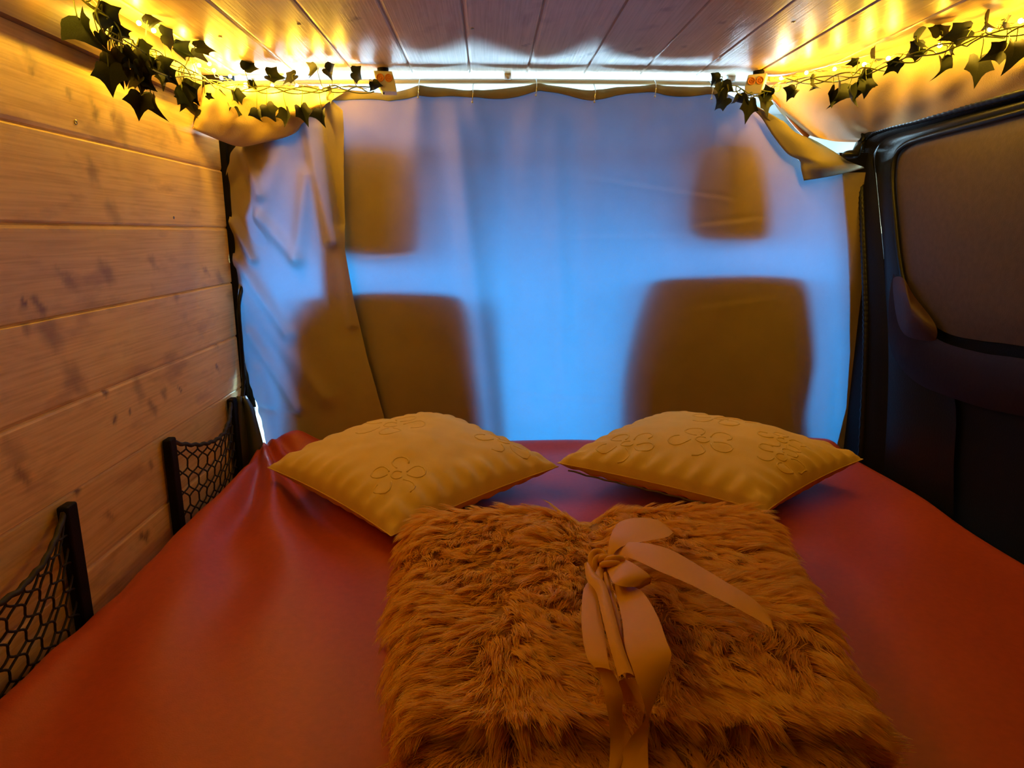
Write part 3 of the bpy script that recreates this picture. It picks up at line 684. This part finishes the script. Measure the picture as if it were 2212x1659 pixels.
def sheet_fn(u, v):
    x = lin(-0.625, 0.945, u); y = lin(-0.5, 1.735, v)
    e = 0
    for d_, wd in ((x + 0.625, 0.07), (0.945 - x, 0.06), (1.735 - y, 0.04)):
        t = max(0, 1 - d_ / wd); e = max(e, 0) + (1 - math.sqrt(max(0, 1 - t * t))) * 0.10
    ru = 0.010 * math.sin(y * 55) * max(0, 1 - (x + 0.625) / 0.08) ** 2 * 0.4
    hump = 0.016 * math.exp(-((y - 1.66) / 0.035) ** 2) * (0.6 + 0.4 * math.sin(x * 9)) + 0.035 * math.exp(-((x + 0.50) / 0.05) ** 2 - ((y - 1.68) / 0.04) ** 2)
    return (x, y, wrinkle(x, y) - e + ru + hump)
mesh('fitted_sheet', *grid(sheet_fn, 260, 380), M_sheet, bed)

# ------------------------------------------------------------------ cushions
def cushion(L, B_, R, T_, th, label, seed, flower, lowf=0.62):
    L, B_, R, T_ = map(np.array, (L, B_, R, T_))
    cen = (L + B_ + R + T_) / 4
    root = empty('cushion', (cen[0], cen[1], min(L[2], B_[2])), label, 'cushion', 'pale cushions against the curtain')
    nrm = np.cross(R - L, T_ - B_); nrm /= np.linalg.norm(nrm)
    if nrm[2] < 0: nrm = -nrm
    def base(s, t):
        # pin-cushion outline: sides bow inwards slightly, corners drawn out
        a, b = 2 * s - 1, 2 * t - 1
        k = 0.055; s2 = 0.5 + 0.5 * a * (1 - k * (1 - b * b)); t2 = 0.5 + 0.5 * b * (1 - k * (1 - a * a))
        return (1 - s2) * (1 - t2) * B_ + s2 * (1 - t2) * R + (1 - s2) * t2 * L + s2 * t2 * T_
    def hgt(s, t):
        a, b = 2 * s - 1, 2 * t - 1
        h = (max(0, 1 - a * a) * max(0, 1 - b * b)) ** 0.42
        e = min(1 - abs(a), 1 - abs(b))
        pk = 0.005 * math.sin(seed + a * 31 * (1 if abs(b) > abs(a) else 0) + b * 31 * (1 if abs(a) >= abs(b) else 0)) * math.exp(-(e / 0.20) ** 2) * min(1, e * 12)
        return th * h + pk + 0.010 * N(a * 1.8, b * 1.8, seed) * h + 0.004 * N(a * 5, b * 5, seed + 3) * h
    def P(s, t, sgn=1, extra=0.0):
        hh = hgt(s, t)
        p = base(s, t) + nrm * (sgn * hh * (1.0 if sgn > 0 else lowf) + extra)
        return p
    n = 90
    Vt, Ft = grid(lambda u, v: P(u, v, 1), n, n); Vb, Fb = grid(lambda u, v: P(u, v, -1), n, n); Fb = [f[::-1] for f in Fb]
    Vb = [(p[0], p[1], max(p[2], 0.014)) for p in Vb]
    co = mesh('cover', *join((Vt, Ft), (Vb, Fb)), M_cush, root)
    # seam cord around the edge
    ep = [(i / 40, 0) for i in range(40)] + [(1, i / 40) for i in range(40)] + [(1 - i / 40, 1) for i in range(40)] + [(0, 1 - i / 40) for i in range(41)]
    mesh('seam', *tube([P(s, t) for s, t in ep], 0.0011, 6, False), M_cush, root)
    # raised tufted flower outline
    for fl_ in flower:
        ms = []
        cx, cy, rr, rot = fl_
        for k in range(5):
            a0 = rot + k * 2 * math.pi / 5
            loop = []
            for j in range(15):
                g = j / 14 * math.pi * 2; rad_ = rr * (0.35 + 0.75 * (1 - math.cos(g)) / 2); an = a0 + 0.42 * math.sin(g)
                loop.append(P(min(.98, max(.02, cx + rad_ * math.cos(an))), min(.98, max(.02, cy + rad_ * math.sin(an))), 1, -0.0003))
            ms.append(tube(loop[1:-1 - k % 3 * 3], 0.0018, 6))
        ms.append(tube([P(cx + rr * .22 * math.cos(g), cy + rr * .22 * math.sin(g), 1, -0.0003) for g in np.linspace(0, 1.6 * math.pi, 14)], 0.0018, 6))
        mesh('tufted_flower', *join(*ms), M_cush, root)
    return root, P
L1 = onZ(578, 1010, 0.056); R1 = onZ(1206, 1008, 0.060); B1 = onZ(845, 1158, 0.034); T1 = np.array([L1[0] + R1[0] - B1[0], 1.66, 0.085])
cushion(L1, B1, R1, T1, 0.078, 'cream plush cushion on the left with a large raised flower near its top', 2.0, [(0.52, 0.70, 0.17, 0.3), (0.85, 0.2, 0.13, 1.0), (0.2, 0.22, 0.12, 2.0)])
L2 = onZ(1204, 1000, 0.070); R2 = onZ(1864, 992, 0.07); B2_ = onZ(1655, 1105, 0.045); T2_ = np.array([L2[0] + R2[0] - B2_[0] + .02, 1.645, 0.085])
r2, PC2 = cushion(L2, B2_, R2, T2_, 0.072, 'cream plush cushion on the right with curly tufting and a zip along its lower edge', 5.0, [(0.30, 0.45, 0.14, 0.8), (0.70, 0.55, 0.15, 0.1), (0.42, 0.12, 0.11, 0.0), (0.15, 0.75, 0.12, 0.9), (0.6, 0.2, .1, .5)], 0.75)
zp = [PC2(0.012, t, -1) + np.array([-0.006, -0.006, -0.002]) for t in np.linspace(0.06, 0.94, 30)]
mesh('zip', *tube(zp, 0.0020, 6), simple('dark_zip', (0.08, 0.05, 0.03), 0.6), r2)

# ------------------------------------------------------------------ folded faux-fur throw tied with ribbon
rowsP = [(1122, 886, 1668), (1160, 868, 1690), (1210, 855, 1718), (1300, 842, 1770), (1400, 836, 1818), (1500, 848, 1866), (1560, 856, 1898), (1600, 866, 1905)]
ZT = 0.055
LE = [onZ(a, y, ZT) for y, a, b in rowsP]; RE = [onZ(b, y, ZT) for y, a, b in rowsP]
LEc = np.array(catmull(LE, 8)); REc = np.array(catmull(RE, 8)); nE = len(LEc) - 1
throw = empty('fur_throw', (0.1, 0.8, 0.0), 'folded shaggy cream faux-fur throw tied with a satin ribbon on the bed', 'throw')
UC = 0.50
def body_base(u, v, Lc=LEc, Rc=REc):
    i = min(int(v * nE), nE - 1); f = v * nE - i
    a = Lc[i] * (1 - f) + Lc[i + 1] * f; b = Rc[i] * (1 - f) + Rc[i + 1] * f
    return a * (1 - u) + b * u
def top_fn(u, v, thick=0.085, base=0.0):
    p = body_base(u, v)
    ed = min(u, 1 - u) / 0.13; ev = min(v / 0.10, (1 - v) / 0.07)
    e = (1 - (1 - min(1, ed)) ** 2.4) ** 0.5 * (1 - (1 - min(1, ev)) ** 2.4) ** 0.5
    pin = 1 - 0.34 * math.exp(-((u - UC - 0.06 * (v - .4)) / 0.055) ** 2) * sstep(1.15, 0.1, v) 
    z = base + 0.012 + (thick - 0.012) * e * pin + 0.010 * N(u * 3, v * 3, 8) * e - 0.006 * v
    return np.array([p[0], p[1], z])
nU, nV = 90, 80
V1, F1 = grid(lambda u, v: top_fn(u, v), nU, nV)
V0, F0 = grid(lambda u, v: np.array([*body_base(u, v)[:2], 0.008]), 10, 10)
M_furbase = simple('fur_backing', (0.40, 0.22, 0.09), 0.9)
mesh('upper_fold', *join((V1, [f[::-1] for f in F1]), (V0, F0)), M_furbase, throw)
# lower fold sticks out towards the camera
def low_fn(u, v):
    a = lin(onZ(868, 1560, 0.03), onZ(905, 2050, 0.03), v); b = lin(onZ(1880, 1560, 0.03), onZ(1840, 2050, 0.03), v)
    p = a * (1 - u) + b * u; ed = min(u, 1 - u) / 0.12; e = (1 - (1 - min(1, ed)) ** 2.4) ** 0.5 * (1 - (1 - min(1, (1 - v) / 0.2)) ** 2.4) ** 0.5
    z = 0.008 + 0.045 * e + 0.006 * N(u * 4, v * 4, 2) * e
    return np.array([p[0], p[1], z])
V1b, F1b = grid(low_fn, 50, 40)
mesh('lower_fold', V1b, [f[::-1] for f in F1b], M_furbase, throw)

def fur_mat():
    m, nt, out = nodes('faux_fur'); L = nt.links.new
    at = add(nt, 'ShaderNodeAttribute'); at.attribute_name = 'tone'
    r = ramp(nt, at.outputs['Fac'], [(0.0, (0.86, 0.48, 0.08)), (0.5, (0.98, 0.66, 0.14)), (1.0, (0.99, 0.74, 0.20))])
    d = add(nt, 'ShaderNodeBsdfPrincipled'); d.inputs['Roughness'].default_value = 0.55; d.inputs['Specular IOR Level'].default_value = 0.3
    L(r.outputs[0], d.inputs['Base Color'])
    t = add(nt, 'ShaderNodeBsdfTranslucent'); L(r.outputs[0], t.inputs[0])
    mx = add(nt, 'ShaderNodeMixShader'); mx.inputs[0].default_value = 0.55; L(d.outputs[0], mx.inputs[1]); L(t.outputs[0], mx.inputs[2]); L(mx.outputs[0], out.inputs[0])
    return m
M_fur = fur_mat()
def make_fur(name, fn, nclump, per, L0, L1, flow, seed, wdt=0.0011, lift=0.24):
    r = np.random.RandomState(seed); V = []; Fs = []; tones = []
    SEG = 5
    allv = []; nst = 0
    for c in range(nclump):
        u, v = r.uniform(0.004, 0.996), r.uniform(0.004, 0.996)
        p0 = fn(u, v); e = 0.01
        du = fn(min(1, u + e), v) - fn(max(0, u - e), v); dv = fn(u, min(1, v + e)) - fn(u, max(0, v - e))
        n = np.cross(du, dv); n /= (np.linalg.norm(n) + 1e-9)
        if n[2] < 0: n = -n
        fx = flow(u, v, p0); fx = fx - n * (fx @ n); fx /= (np.linalg.norm(fx) + 1e-9)
        sd = np.cross(n, fx)
        Lc = r.uniform(L0, L1); lf = lift * r.uniform(0.4, 1.5); curl = r.uniform(-0.8, 0.8)
        tip = p0 + (fx + n * lf + sd * curl * 0.4) * Lc * 0.95
        tone = min(1, max(0, r.normal(0.55, 0.18)))
        dx = r.normal(0, 0.0052, per); dy = r.normal(0, 0.0052, per)
        for k in range(per):
            root = p0 + fx * dx[k] + sd * dy[k]
            ll = r.uniform(0.75, 1.05)
            tp = tip + (fx * dx[k] + sd * dy[k]) * 0.38 + r.normal(0, 0.0012, 3)
            mid = root * 0.5 + tp * 0.5 + n * Lc * 0.20 + sd * curl * Lc * 0.18
            tt = np.linspace(0, 1, SEG)[:, None] * ll
            pts = (1 - tt) ** 2 * root + 2 * tt * (1 - tt) * mid + tt ** 2 * tp
            wv = (sd if k % 2 else (sd * 0.6 + n * 0.8))
            wid = wdt * np.array([1, 1, .9, .6, .1])[:, None]
            allv.append(np.concatenate([pts - wv * wid * .5, pts + wv * wid * .5], 1).reshape(-1, 3))
            tones.append(min(1, max(0, tone + r.normal(0, .08)))); nst += 1
    A = np.concatenate(allv).astype(np.float32); nv = SEG * 2
    A[:, 2] = np.maximum(A[:, 2], 0.004)
    base = (np.arange(nst) * nv)[:, None, None]
    q = np.array([[2 * s, 2 * s + 1, 2 * s + 3, 2 * s + 2] for s in range(SEG - 1)])[None]
    Fq = (base + q).reshape(-1, 4)
    me = bpy.data.meshes.new(name); me.vertices.add(len(A)); me.vertices.foreach_set('co', A.reshape(-1))
    me.loops.add(Fq.size); me.loops.foreach_set('vertex_index', Fq.reshape(-1).astype(np.int32))
    me.polygons.add(len(Fq)); me.polygons.foreach_set('loop_start', (np.arange(len(Fq)) * 4).astype(np.int32))
    me.polygons.foreach_set('loop_total', np.full(len(Fq), 4, np.int32))
    me.update(calc_edges=True); me.validate()
    at = me.attributes.new('tone', 'FLOAT', 'POINT'); at.data.foreach_set('value', np.repeat(np.array(tones, np.float32), nv))
    me.materials.append(M_fur); me.shade_smooth()
    o = bpy.data.objects.new(name, me); COL.objects.link(o); o.parent = throw; o.matrix_parent_inverse = throw.matrix_basis.inverted()
    o['kind'] = 'stuff'
    return o
def flow(u, v, p):
    a = 1.6 * N(p[0] * 7, p[1] * 7, 4) + 1.3 * N(p[0] * 17, p[1] * 17, 9)
    side_ = 0.9 * (u - 0.55)
    base = -math.pi / 2 + side_ * 1.1
    if v < 0.12: a = a * 0.5 + (math.pi - 2 * side_) * (1 - v / 0.12) * (1 if u > .5 else -1) * 0.6
    if u > 0.5: base += 0.55 * (u - 0.4)
    return np.array([math.cos(base + a), math.sin(base + a), 0.0])
make_fur('fur', top_fn, 4000, 24, 0.026, 0.046, flow, 3, lift=0.3)
make_fur('fur', low_fn, 1300, 20, 0.022, 0.036, flow, 4)

# ribbon -- each strip is given by pairs of edge points (photo x, y) with their height above the bed
ribb = M_ribb
def ribbon(name, rows_, n=8, mcross=6, cup=0.0012):
    Lp = catmull([onZ(a[0], a[1], z) for a, b, z in rows_], n); Rp = catmull([onZ(b[0], b[1], z + 0.001) for a, b, z in rows_], n); V = []
    for i, (a, b) in enumerate(zip(Lp, Rp)):
        for k in range(mcross + 1):
            t = k / mcross; p = a * (1 - t) + b * t; V.append(p + np.array([0, 0, cup * math.sin(t * math.pi)]))
    L = mcross + 1; Fc = [(j * L + i, (j + 1) * L + i, (j + 1) * L + i + 1, j * L + i + 1) for j in range(len(Lp) - 1) for i in range(mcross)]
    return mesh(name, V, Fc, ribb, throw)
HB = 0.128
ribbon('ribbon_tail', [((1318, 1190), (1312, 1196), HB - .01), ((1345, 1172), (1360, 1205), HB + .012), ((1400, 1174), (1420, 1232), HB + .02), ((1450, 1188), (1490, 1262), HB + .018), ((1510, 1222), (1545, 1290), HB + .012),
                       ((1570, 1258), (1588, 1312), HB + .008), ((1625, 1292), (1630, 1335), HB + .002), ((1662, 1330), (1660, 1352), HB - .002), ((1672, 1362), (1670, 1362), HB - .004)])
ribbon('ribbon_loop', [((1318, 1205), (1308, 1215), HB), ((1350, 1208), (1315, 1240), HB + .012), ((1385, 1228), (1330, 1262), HB + .018), ((1408, 1246), (1370, 1268), HB + .012), ((1413, 1252), (1405, 1256), HB + .004)], cup=0.004)
ribbon('ribbon_loop', [((1408, 1252), (1400, 1258), HB + .002), ((1385, 1268), (1345, 1270), HB - .004), ((1345, 1265), (1310, 1232), HB - .006), ((1312, 1225), (1306, 1215), HB - .002)], cup=-0.004)
ribbon('ribbon_loop', [((1312, 1200), (1320, 1202), HB), ((1318, 1160), (1345, 1180), HB + .012), ((1338, 1128), (1400, 1168), HB + .014), ((1380, 1118), (1440, 1160), HB + .008), ((1420, 1122), (1455, 1150), HB - .002)])
ribbon('ribbon_loop', [((1298, 1210), (1306, 1212), HB + .002), ((1284, 1240), (1300, 1262), HB + .010), ((1262, 1270), (1292, 1290), HB + .010), ((1256, 1320), (1300, 1340), HB + .010), ((1258, 1370), (1308, 1385), HB + .010),
                       ((1268, 1420), (1314, 1430), HB + .008), ((1285, 1442), (1318, 1447), HB + .006)])
ribbon('ribbon_tail', [((1285, 1442), (1320, 1447), HB + .004), ((1296, 1458), (1330, 1462), HB - .004), ((1305, 1500), (1345, 1500), HB - .012), ((1316, 1560), (1345, 1545), HB - .03), ((1318, 1620), (1362, 1590), HB - .045), ((1312, 1700), (1330, 1680), HB - .055)])
ribbon('ribbon_loop', [((1262, 1218), (1275, 1222), HB + .014), ((1268, 1252), (1288, 1240), HB + .016), ((1288, 1280), (1308, 1262), HB + .016), ((1300, 1330), (1326, 1322), HB + .016), ((1318, 1400), (1346, 1395), HB + .014), ((1336, 1462), (1370, 1460), HB + .008)], cup=0.004)
ribbon('ribbon_loop', [((1302, 1240), (1312, 1236), HB + .006), ((1316, 1300), (1328, 1290), HB + .008), ((1338, 1380), (1350, 1372), HB + .008), ((1352, 1450), (1376, 1448), HB + .004), ((1350, 1468), (1378, 1466), HB)], cup=0.002)
ribbon('ribbon_tail', [((1322, 1262), (1345, 1262), HB), ((1332, 1290), (1385, 1276), HB + .006), ((1344, 1340), (1418, 1326), HB + .012), ((1350, 1395), (1440, 1385), HB + .014), ((1368, 1450), (1450, 1420), HB + .010),
                       ((1388, 1510), (1428, 1480), HB - .004), ((1394, 1552), (1404, 1545), HB - .022), ((1358, 1600), (1400, 1585), HB - .040), ((1335, 1650), (1400, 1640), HB - .052), ((1300, 1740), (1402, 1730), HB - .06)])
ribbon('ribbon_band', [((1338, 1470), (1372, 1468), HB - .016), ((1334, 1500), (1392, 1510), HB - .026), ((1332, 1550), (1388, 1560), HB - .040), ((1330, 1620), (1380, 1620), HB - .058), ((1328, 1700), (1385, 1700), HB - .062)])
# knot: a few wrapped turns
ms = []
for k in range(5):
    c_ = onZ(1300 + k * 5, 1212 + (k % 2) * 8, HB + 0.004 + .002 * k); P = []
    for j in range(17):
        g = j / 16 * 2 * math.pi; P.append(c_ + np.array([0.010 * math.cos(g) + .002 * k - .004, 0.012 * math.sin(g) * math.cos(k), 0.008 * math.sin(g)]))
    ms.append(tube(P, 0.0042, 7, False))
mesh('ribbon_knot', *join(*ms), ribb, throw)

# ------------------------------------------------------------------ white blocks with two amber sockets
def block(px, py, ry, label, slant):
    c = onY(px, py, 1.69); c[2] = min(c[2], ceil_z(c[0]) - 0.033)
    root = empty('socket_block', c, label, 'socket block', 'white blocks hanging from the ceiling edge')
    root.rotation_euler = (0, 0, ry)
    w_, d_, h_ = 0.021, 0.022, 0.022
    V = []
    for (y, k) in ((-d_, 1.0), (d_, 1.0)):
        for (x, z) in ((-w_, h_), (w_, h_), (w_, -h_ * .1), (w_ * .92, -h_), (-w_ * .7, -h_), (-w_, -h_ * .1)):
            V.append((x + slant * (h_ - z) * 0.25, y, z))
    Fc = [(0, 1, 2, 3, 4, 5), (11, 10, 9, 8, 7, 6)] + [(i, i + 6, (i + 1) % 6 + 6, (i + 1) % 6) for i in range(6)]
    def child(name, VF, m, **kw):
        me = mesh(name, VF[0], VF[1], m, **kw); me.parent = root; return me
    child('housing', (V, [f[::-1] for f in Fc]), M_white, smooth=False, bevel=0.002)
    for sx in (-1, 1):
        ms = []
        P = [(sx * 0.0095 + slant * .003 + 0.0078 * math.cos(g), -d_ - 0.0012, 0.007 + 0.0078 * math.sin(g)) for g in np.linspace(0, 2 * math.pi, 20)]
        disc = [(sx * 0.0095 + slant * .003 + 0.0072 * math.cos(g), -d_ - 0.0006, 0.007 + 0.0072 * math.sin(g)) for g in np.linspace(0, 2 * math.pi, 20, endpoint=False)]
        child('socket', join(tube(P, 0.0014, 6, False), (disc, [tuple(range(20))]), tube([(sx * .0095 + slant * .003 + .003 * math.cos(g), -d_ - .001, .007 + .003 * math.sin(g)) for g in np.linspace(0, 6.28, 12)], .0009, 5, False)), M_orange)
    child('ceiling_cap', tube([(0, 0.004, h_), (0, 0.004, h_ + 0.0125)], 0.013, 16), M_black)
    child('pin', tube([(0, -0.01, -h_), (0.0, -0.01, -h_ - 0.004)], 0.0016, 8), M_black)
    return root
block(828, 172, 0.12, 'white two-socket block under the ceiling edge at the left end of the curtain top', 1)
block(1638, 166, -0.45, 'white two-socket block under the ceiling edge at the right end beside the ivy', -1)

# ------------------------------------------------------------------ fairy lights
def lights(name, label, pts3, bulbs3, group='warm fairy light strings'):
    root = empty(name, pts3[0], label, 'fairy lights', group)
    ms = []
    for k in range(2):
        P = catmull(pts3, 14); P = [p + np.array([0.003 * math.sin(i * .8 + k * 3), 0.003 * math.cos(i * .7 + k * 3), 0.003 * math.sin(i * .6 + k * 2)]) for i, p in enumerate(P)]
        ms.append(tube(P, 0.0008, 5))
    mesh('wire', *join(*ms), M_wire, root)
    for b in bulbs3:
        mesh('bulb', *sphere(b, 0.0040, 10, 8), M_bulb, root)
        l = bpy.data.lights.new('bulb_light', 'POINT'); l.energy = BULB_W; l.color = WARM; l.shadow_soft_size = 0.005
        lo = bpy.data.objects.new('bulb_light', l); COL.objects.link(lo); lo.location = Vector([float(a) for a in b]) + Vector((0, 0, -0.0094)); lo.parent = root; lo.matrix_parent_inverse = root.matrix_basis.inverted()
lp = [(196, 2), (228, 38), (275, 62), (312, 82), (348, 104), (388, 124), (430, 141), (478, 168)]
lb1 = [onZ(x, y, 0.892) for x, y in lp]
lp2 = [(530, 183), (588, 185), (641, 185), (693, 188), (737, 186), (790, 190)]
lb2 = [onY(x, y, 1.675) for x, y in lp2]
pathL = [np.array([-0.60, y, 0.897]) for y in (-0.5, 0.0, 0.5, 0.9)] + lb1 + lb2
bl_ = [np.array([-0.60 + .01 * math.sin(y * 9), y, 0.893]) for y in np.arange(-0.1, 1.15, 0.19)] + lb1[1:] + [onZ(x, y, 0.890) for x, y in ((250, 22), (300, 50), (332, 66), (358, 86), (400, 112), (415, 140), (452, 138))] + [onZ(462, 152, 0.892), onZ(497, 165, .888)] + lb2[:-1]
lights('fairy_lights', 'warm yellow fairy lights along the left ceiling edge and corner, tangled in ivy', pathL, bl_)
vp, vq = (0.70, 1.70), (0.905, 1.23)
rp = [(1652, 164), (1688, 160), (1742, 157), (1803, 149), (1867, 139), (1919, 126), (2030, 98), (2139, 63), (2205, 45)]
rb = []
for x, y in rp:
    p = onV(x, y, (vp[0] - .03, vp[1]), (vq[0] - .03, vq[1])); p[2] = min(p[2], 0.893); rb.append(p)
pathR = rb + [np.array([0.93, y, 0.885]) for y in (1.0, 0.8, 0.6)]
blr = rb[1:] + [np.array([0.93, y, 0.88]) for y in np.arange(0.62, 1.12, 0.185)]
lights('fairy_lights', 'warm yellow fairy lights running along the top of the tan felt drape on the right', pathR, blr)

# ------------------------------------------------------------------ ivy
half = [(0, 1.0), (0.09, 0.80), (0.20, 0.58), (0.33, 0.44), (0.48, 0.38), (0.62, 0.36), (0.54, 0.20), (0.46, 0.04), (0.44, -0.10), (0.40, -0.24), (0.24, -0.30), (0.08, -0.22)]
leaf_out = half + [(0, -0.10)] + [(-a, b) for a, b in reversed(half[1:])]
def leaf_mesh(seed):
    r = np.random.RandomState(seed); n = len(leaf_out)
    asp = r.uniform(0.7, 1.1); V = []; R_ = 4
    fold = r.uniform(0.2, 1.5); curl = r.uniform(-0.6, 1.0); tw = r.uniform(-.6, .6)
    for k in range(R_ + 1):
        for (a, b) in leaf_out:
            f = 1 - k / (R_ + 0.15); a2 = a * f * asp; b2 = 0.05 + (b - 0.05) * f
            z = fold * abs(a2) * 0.8 - curl * (b2 - .2) ** 2 + tw * a2 * b2 + 0.05 * math.sin(9 * a2 + seed) * abs(b2)
            V.append((a2, -b2, z))
    Fc = [(k * n + i, k * n + (i + 1) % n, (k + 1) * n + (i + 1) % n, (k + 1) * n + i) for k in range(R_) for i in range(n)] + [tuple(R_ * n + i for i in range(n))]
    return V, Fc
LEAFM = []
for s_ in range(14):
    V, Fc = leaf_mesh(s_); me = bpy.data.meshes.new('leaf'); me.from_pydata(V, [], Fc); me.update(); me.shade_smooth(); me.materials.append(M_leaf); LEAFM.append(me)
def put_leaf(root, P, size, ang, tilt, seed):
    """P centre; ang = roll of the tip in the view plane (0 down, + to the right); tilt leans the blade"""
    o = bpy.data.objects.new('leaf', LEAFM[seed % 14]); COL.objects.link(o)
    r = random.Random(seed)
    back = Vector((0.05 + .1 * r.uniform(-1, 1), -1, 0.15)).normalized()
    right = Vector((1, 0, 0)); up = back.cross(right).normalized(); right = up.cross(back)
    ca, sa = math.cos(ang), math.sin(ang)
    X = right * ca + up * sa * 1.0; Y = -right * sa + up * ca
    M_ = Matrix(((X.x, Y.x, back.x), (X.y, Y.y, back.y), (X.z, Y.z, back.z))).to_4x4()
    M_ = M_ @ Matrix.Rotation(tilt, 4, 'X') @ Matrix.Rotation(r.uniform(-.5, .5), 4, 'Y')
    S = Matrix.Diagonal((size, size, size, 1))
    o.matrix_world = Matrix.Translation(Vector([float(a) for a in P])) @ M_ @ S
    o.parent = root; o.matrix_parent_inverse = root.matrix_basis.inverted()
def garland(label, path, leaves, locate, cap_z=0.893):
    root = empty('ivy_garland', path[0], label, 'ivy garland', 'artificial ivy garlands')
    ms = []
    for k in range(3):
        r = random.Random(k); P = catmull(path, 8)
        P = [p + np.array([0.008 * math.sin(i * .5 + k * 2), 0.008 * math.cos(i * .43 + k * 2), 0.007 * math.sin(i * .37 + k * 4) - 0.006]) for i, p in enumerate(P)]
        ms.append(tube(P, 0.0013, 6))
    mesh('stem', *join(*ms), M_stem, root)
    A = np.array(catmull(path, 8)); pet = []
    for i, (x, y, s_, ang, tilt) in enumerate(leaves):
        P = locate(x, y); d_ = np.linalg.norm(P - C0)
        if P[2] > cap_z: P = onZ(x, y, cap_z)
        put_leaf(root, P, s_ / FPX * d_ * 0.72, math.radians(ang), math.radians(tilt), i + int(x))
        q = A[np.argmin(((A - P) ** 2).sum(1))]
        top_ = P + np.array([math.sin(math.radians(ang)) * -0.004, -0.002, 0.004])
        m_ = (q + top_) / 2 + np.array([0.006 * math.sin(i * 2.3), -0.004, 0.008])
        pet.append(tube(catmull([q, m_, top_], 5), 0.0009, 5))
    for q in pet: mesh('leaf_stalk', *q, M_stem, root)
Lloc = lambda x, y: onX(x, y, -0.595) if x < 455 else onY(x, y, 1.655)
leftL = [(172, 45, 72, 25, 10), (222, 28, 55, 60, 55), (250, 60, 46, 60, 60), (325, 50, 40, 130, 30), (356, 77, 52, 100, 68), (378, 105, 50, 80, 55), (430, 103, 44, 100, 40), (420, 123, 46, 95, 65),
         (236, 150, 60, 0, 10), (262, 152, 50, 10, 0), (300, 166, 52, -65, 25), (305, 212, 54, -14, 5), (328, 208, 56, 12, 0), (408, 208, 44, -30, 15), (424, 238, 40, -60, 40), (448, 207, 18, 70, 30),
         (482, 226, 36, 5, 45), (508, 202, 40, 20, 20), (505, 238, 34, 10, 25), (530, 150, 42, 150, 30), (583, 165, 42, 80, 15), (634, 164, 40, -60, 15), (556, 240, 32, 0, 30), (578, 232, 42, 25, 20),
         (621, 243, 42, 0, 5), (652, 238, 48, 20, 5), (696, 243, 38, 0, 10), (685, 151, 46, -85, 50), (706, 150, 38, 60, 55), (765, 158, 40, 80, 55), (714, 202, 42, -70, 55),
         (285, 125, 50, 20, 20), (340, 140, 44, 40, 30), (362, 166, 40, -30, 30), (268, 108, 44, 15, 40), (215, 75, 36, 15, 30), (545, 176, 30, 20, 50), (470, 200, 30, 20, 40), (806, 180, 30, 20, 50), (300, 100, 40, 30, 35), (255, 128, 44, -20, 20)]
_r = random.Random(11)
leftL += [(_r.uniform(225, 400), 0, _r.uniform(34, 50), _r.uniform(-50, 60), _r.uniform(0, 50)) for _ in range(12)]
leftL = [(x, y if y else 118 + (x - 225) * 0.34 + _r.uniform(-18, 28), a, b, c) for x, y, a, b, c in leftL]
pathG = [np.array([-0.60, y, 0.895]) for y in (1.0, 1.12)] + [Lloc(x, y) for x, y in ((215, 20), (262, 75), (320, 105), (380, 135), (430, 160), (480, 180), (540, 186), (600, 188), (680, 189), (740, 186), (800, 188))]
_r = random.Random(11)
leftL += [(_r.uniform(225, 400), 0, _r.uniform(34, 50), _r.uniform(-50, 60), _r.uniform(0, 50)) for _ in range(12)]
leftL = [(x, y if y else 118 + (x - 225) * 0.34 + _r.uniform(-18, 28), a, b, c) for x, y, a, b, c in leftL]
pathG = [np.array([p[0], p[1], min(p[2], 0.897)]) for p in pathG]
garland('thick dark green ivy garland over the left ceiling edge and corner with the lights', pathG, leftL, Lloc)
# one loose runner sagging below the garland
P = catmull([onX(x, y, -0.585) for x, y in ((205, 20), (225, 72), (262, 92), (300, 125), (330, 150), (370, 166), (405, 165), (450, 178))], 8)
mesh('runner', *tube(P, 0.0014, 6), M_stem, [o for o in bpy.data.objects if o.name.startswith('ivy_garland')][0])
Rloc = lambda x, y: onY(x, y, 1.675) if x < 1700 else onV(x, y, (vp[0] - .05, vp[1]), (vq[0] - .05, vq[1]))
rightL = [(1716, 196, 32, -40, 30), (1755, 178, 40, 85, 45), (1812, 190, 50, -10, 10), (1832, 196, 46, 20, 10), (1852, 182, 40, 20, 20), (1870, 178, 38, 10, 10), (1884, 126, 44, 100, 45), (1850, 133, 26, -80, 40),
          (1868, 156, 34, 0, 40), (1938, 132, 38, -40, 50), (1982, 84, 48, 110, 35), (2030, 72, 50, 170, 30), (2085, 67, 56, -80, 40), (1988, 106, 42, -70, 50), (2036, 132, 46, 5, 25), (2115, 132, 60, -5, 0),
          (2132, 46, 48, 90, 40), (2165, 50, 40, 80, 50), (2165, 110, 44, -70, 30), (2192, 96, 60, 0, 5), (2050, 108, 26, 60, 40), (1800, 200, 44, -15, 5)]
pathR2 = [Rloc(x, y) for x, y in ((1702, 172), (1760, 166), (1830, 158), (1880, 146), (1940, 128), (2000, 108), (2060, 92), (2130, 70), (2205, 58), (2290, 30))]
garland('dark green ivy garland with hanging leaves above the tan felt drape on the right', pathR2, rightL, Rloc)
midL = [(1560, 182, 46, 0, 10), (1566, 214, 44, -50, 45), (1598, 208, 36, 0, 60), (1618, 222, 54, -5, 5), (1650, 216, 50, 20, 5), (1664, 206, 40, -110, 40), (1552, 170, 30, -60, 40)]
pathM = [Rloc(x, y) for x, y in ((1548, 186), (1575, 184), (1592, 186), (1620, 200), (1660, 192), (1690, 176))]
garland('small bright-lit ivy sprig at the right end of the curtain top beside the white block', pathM, midL, Rloc)
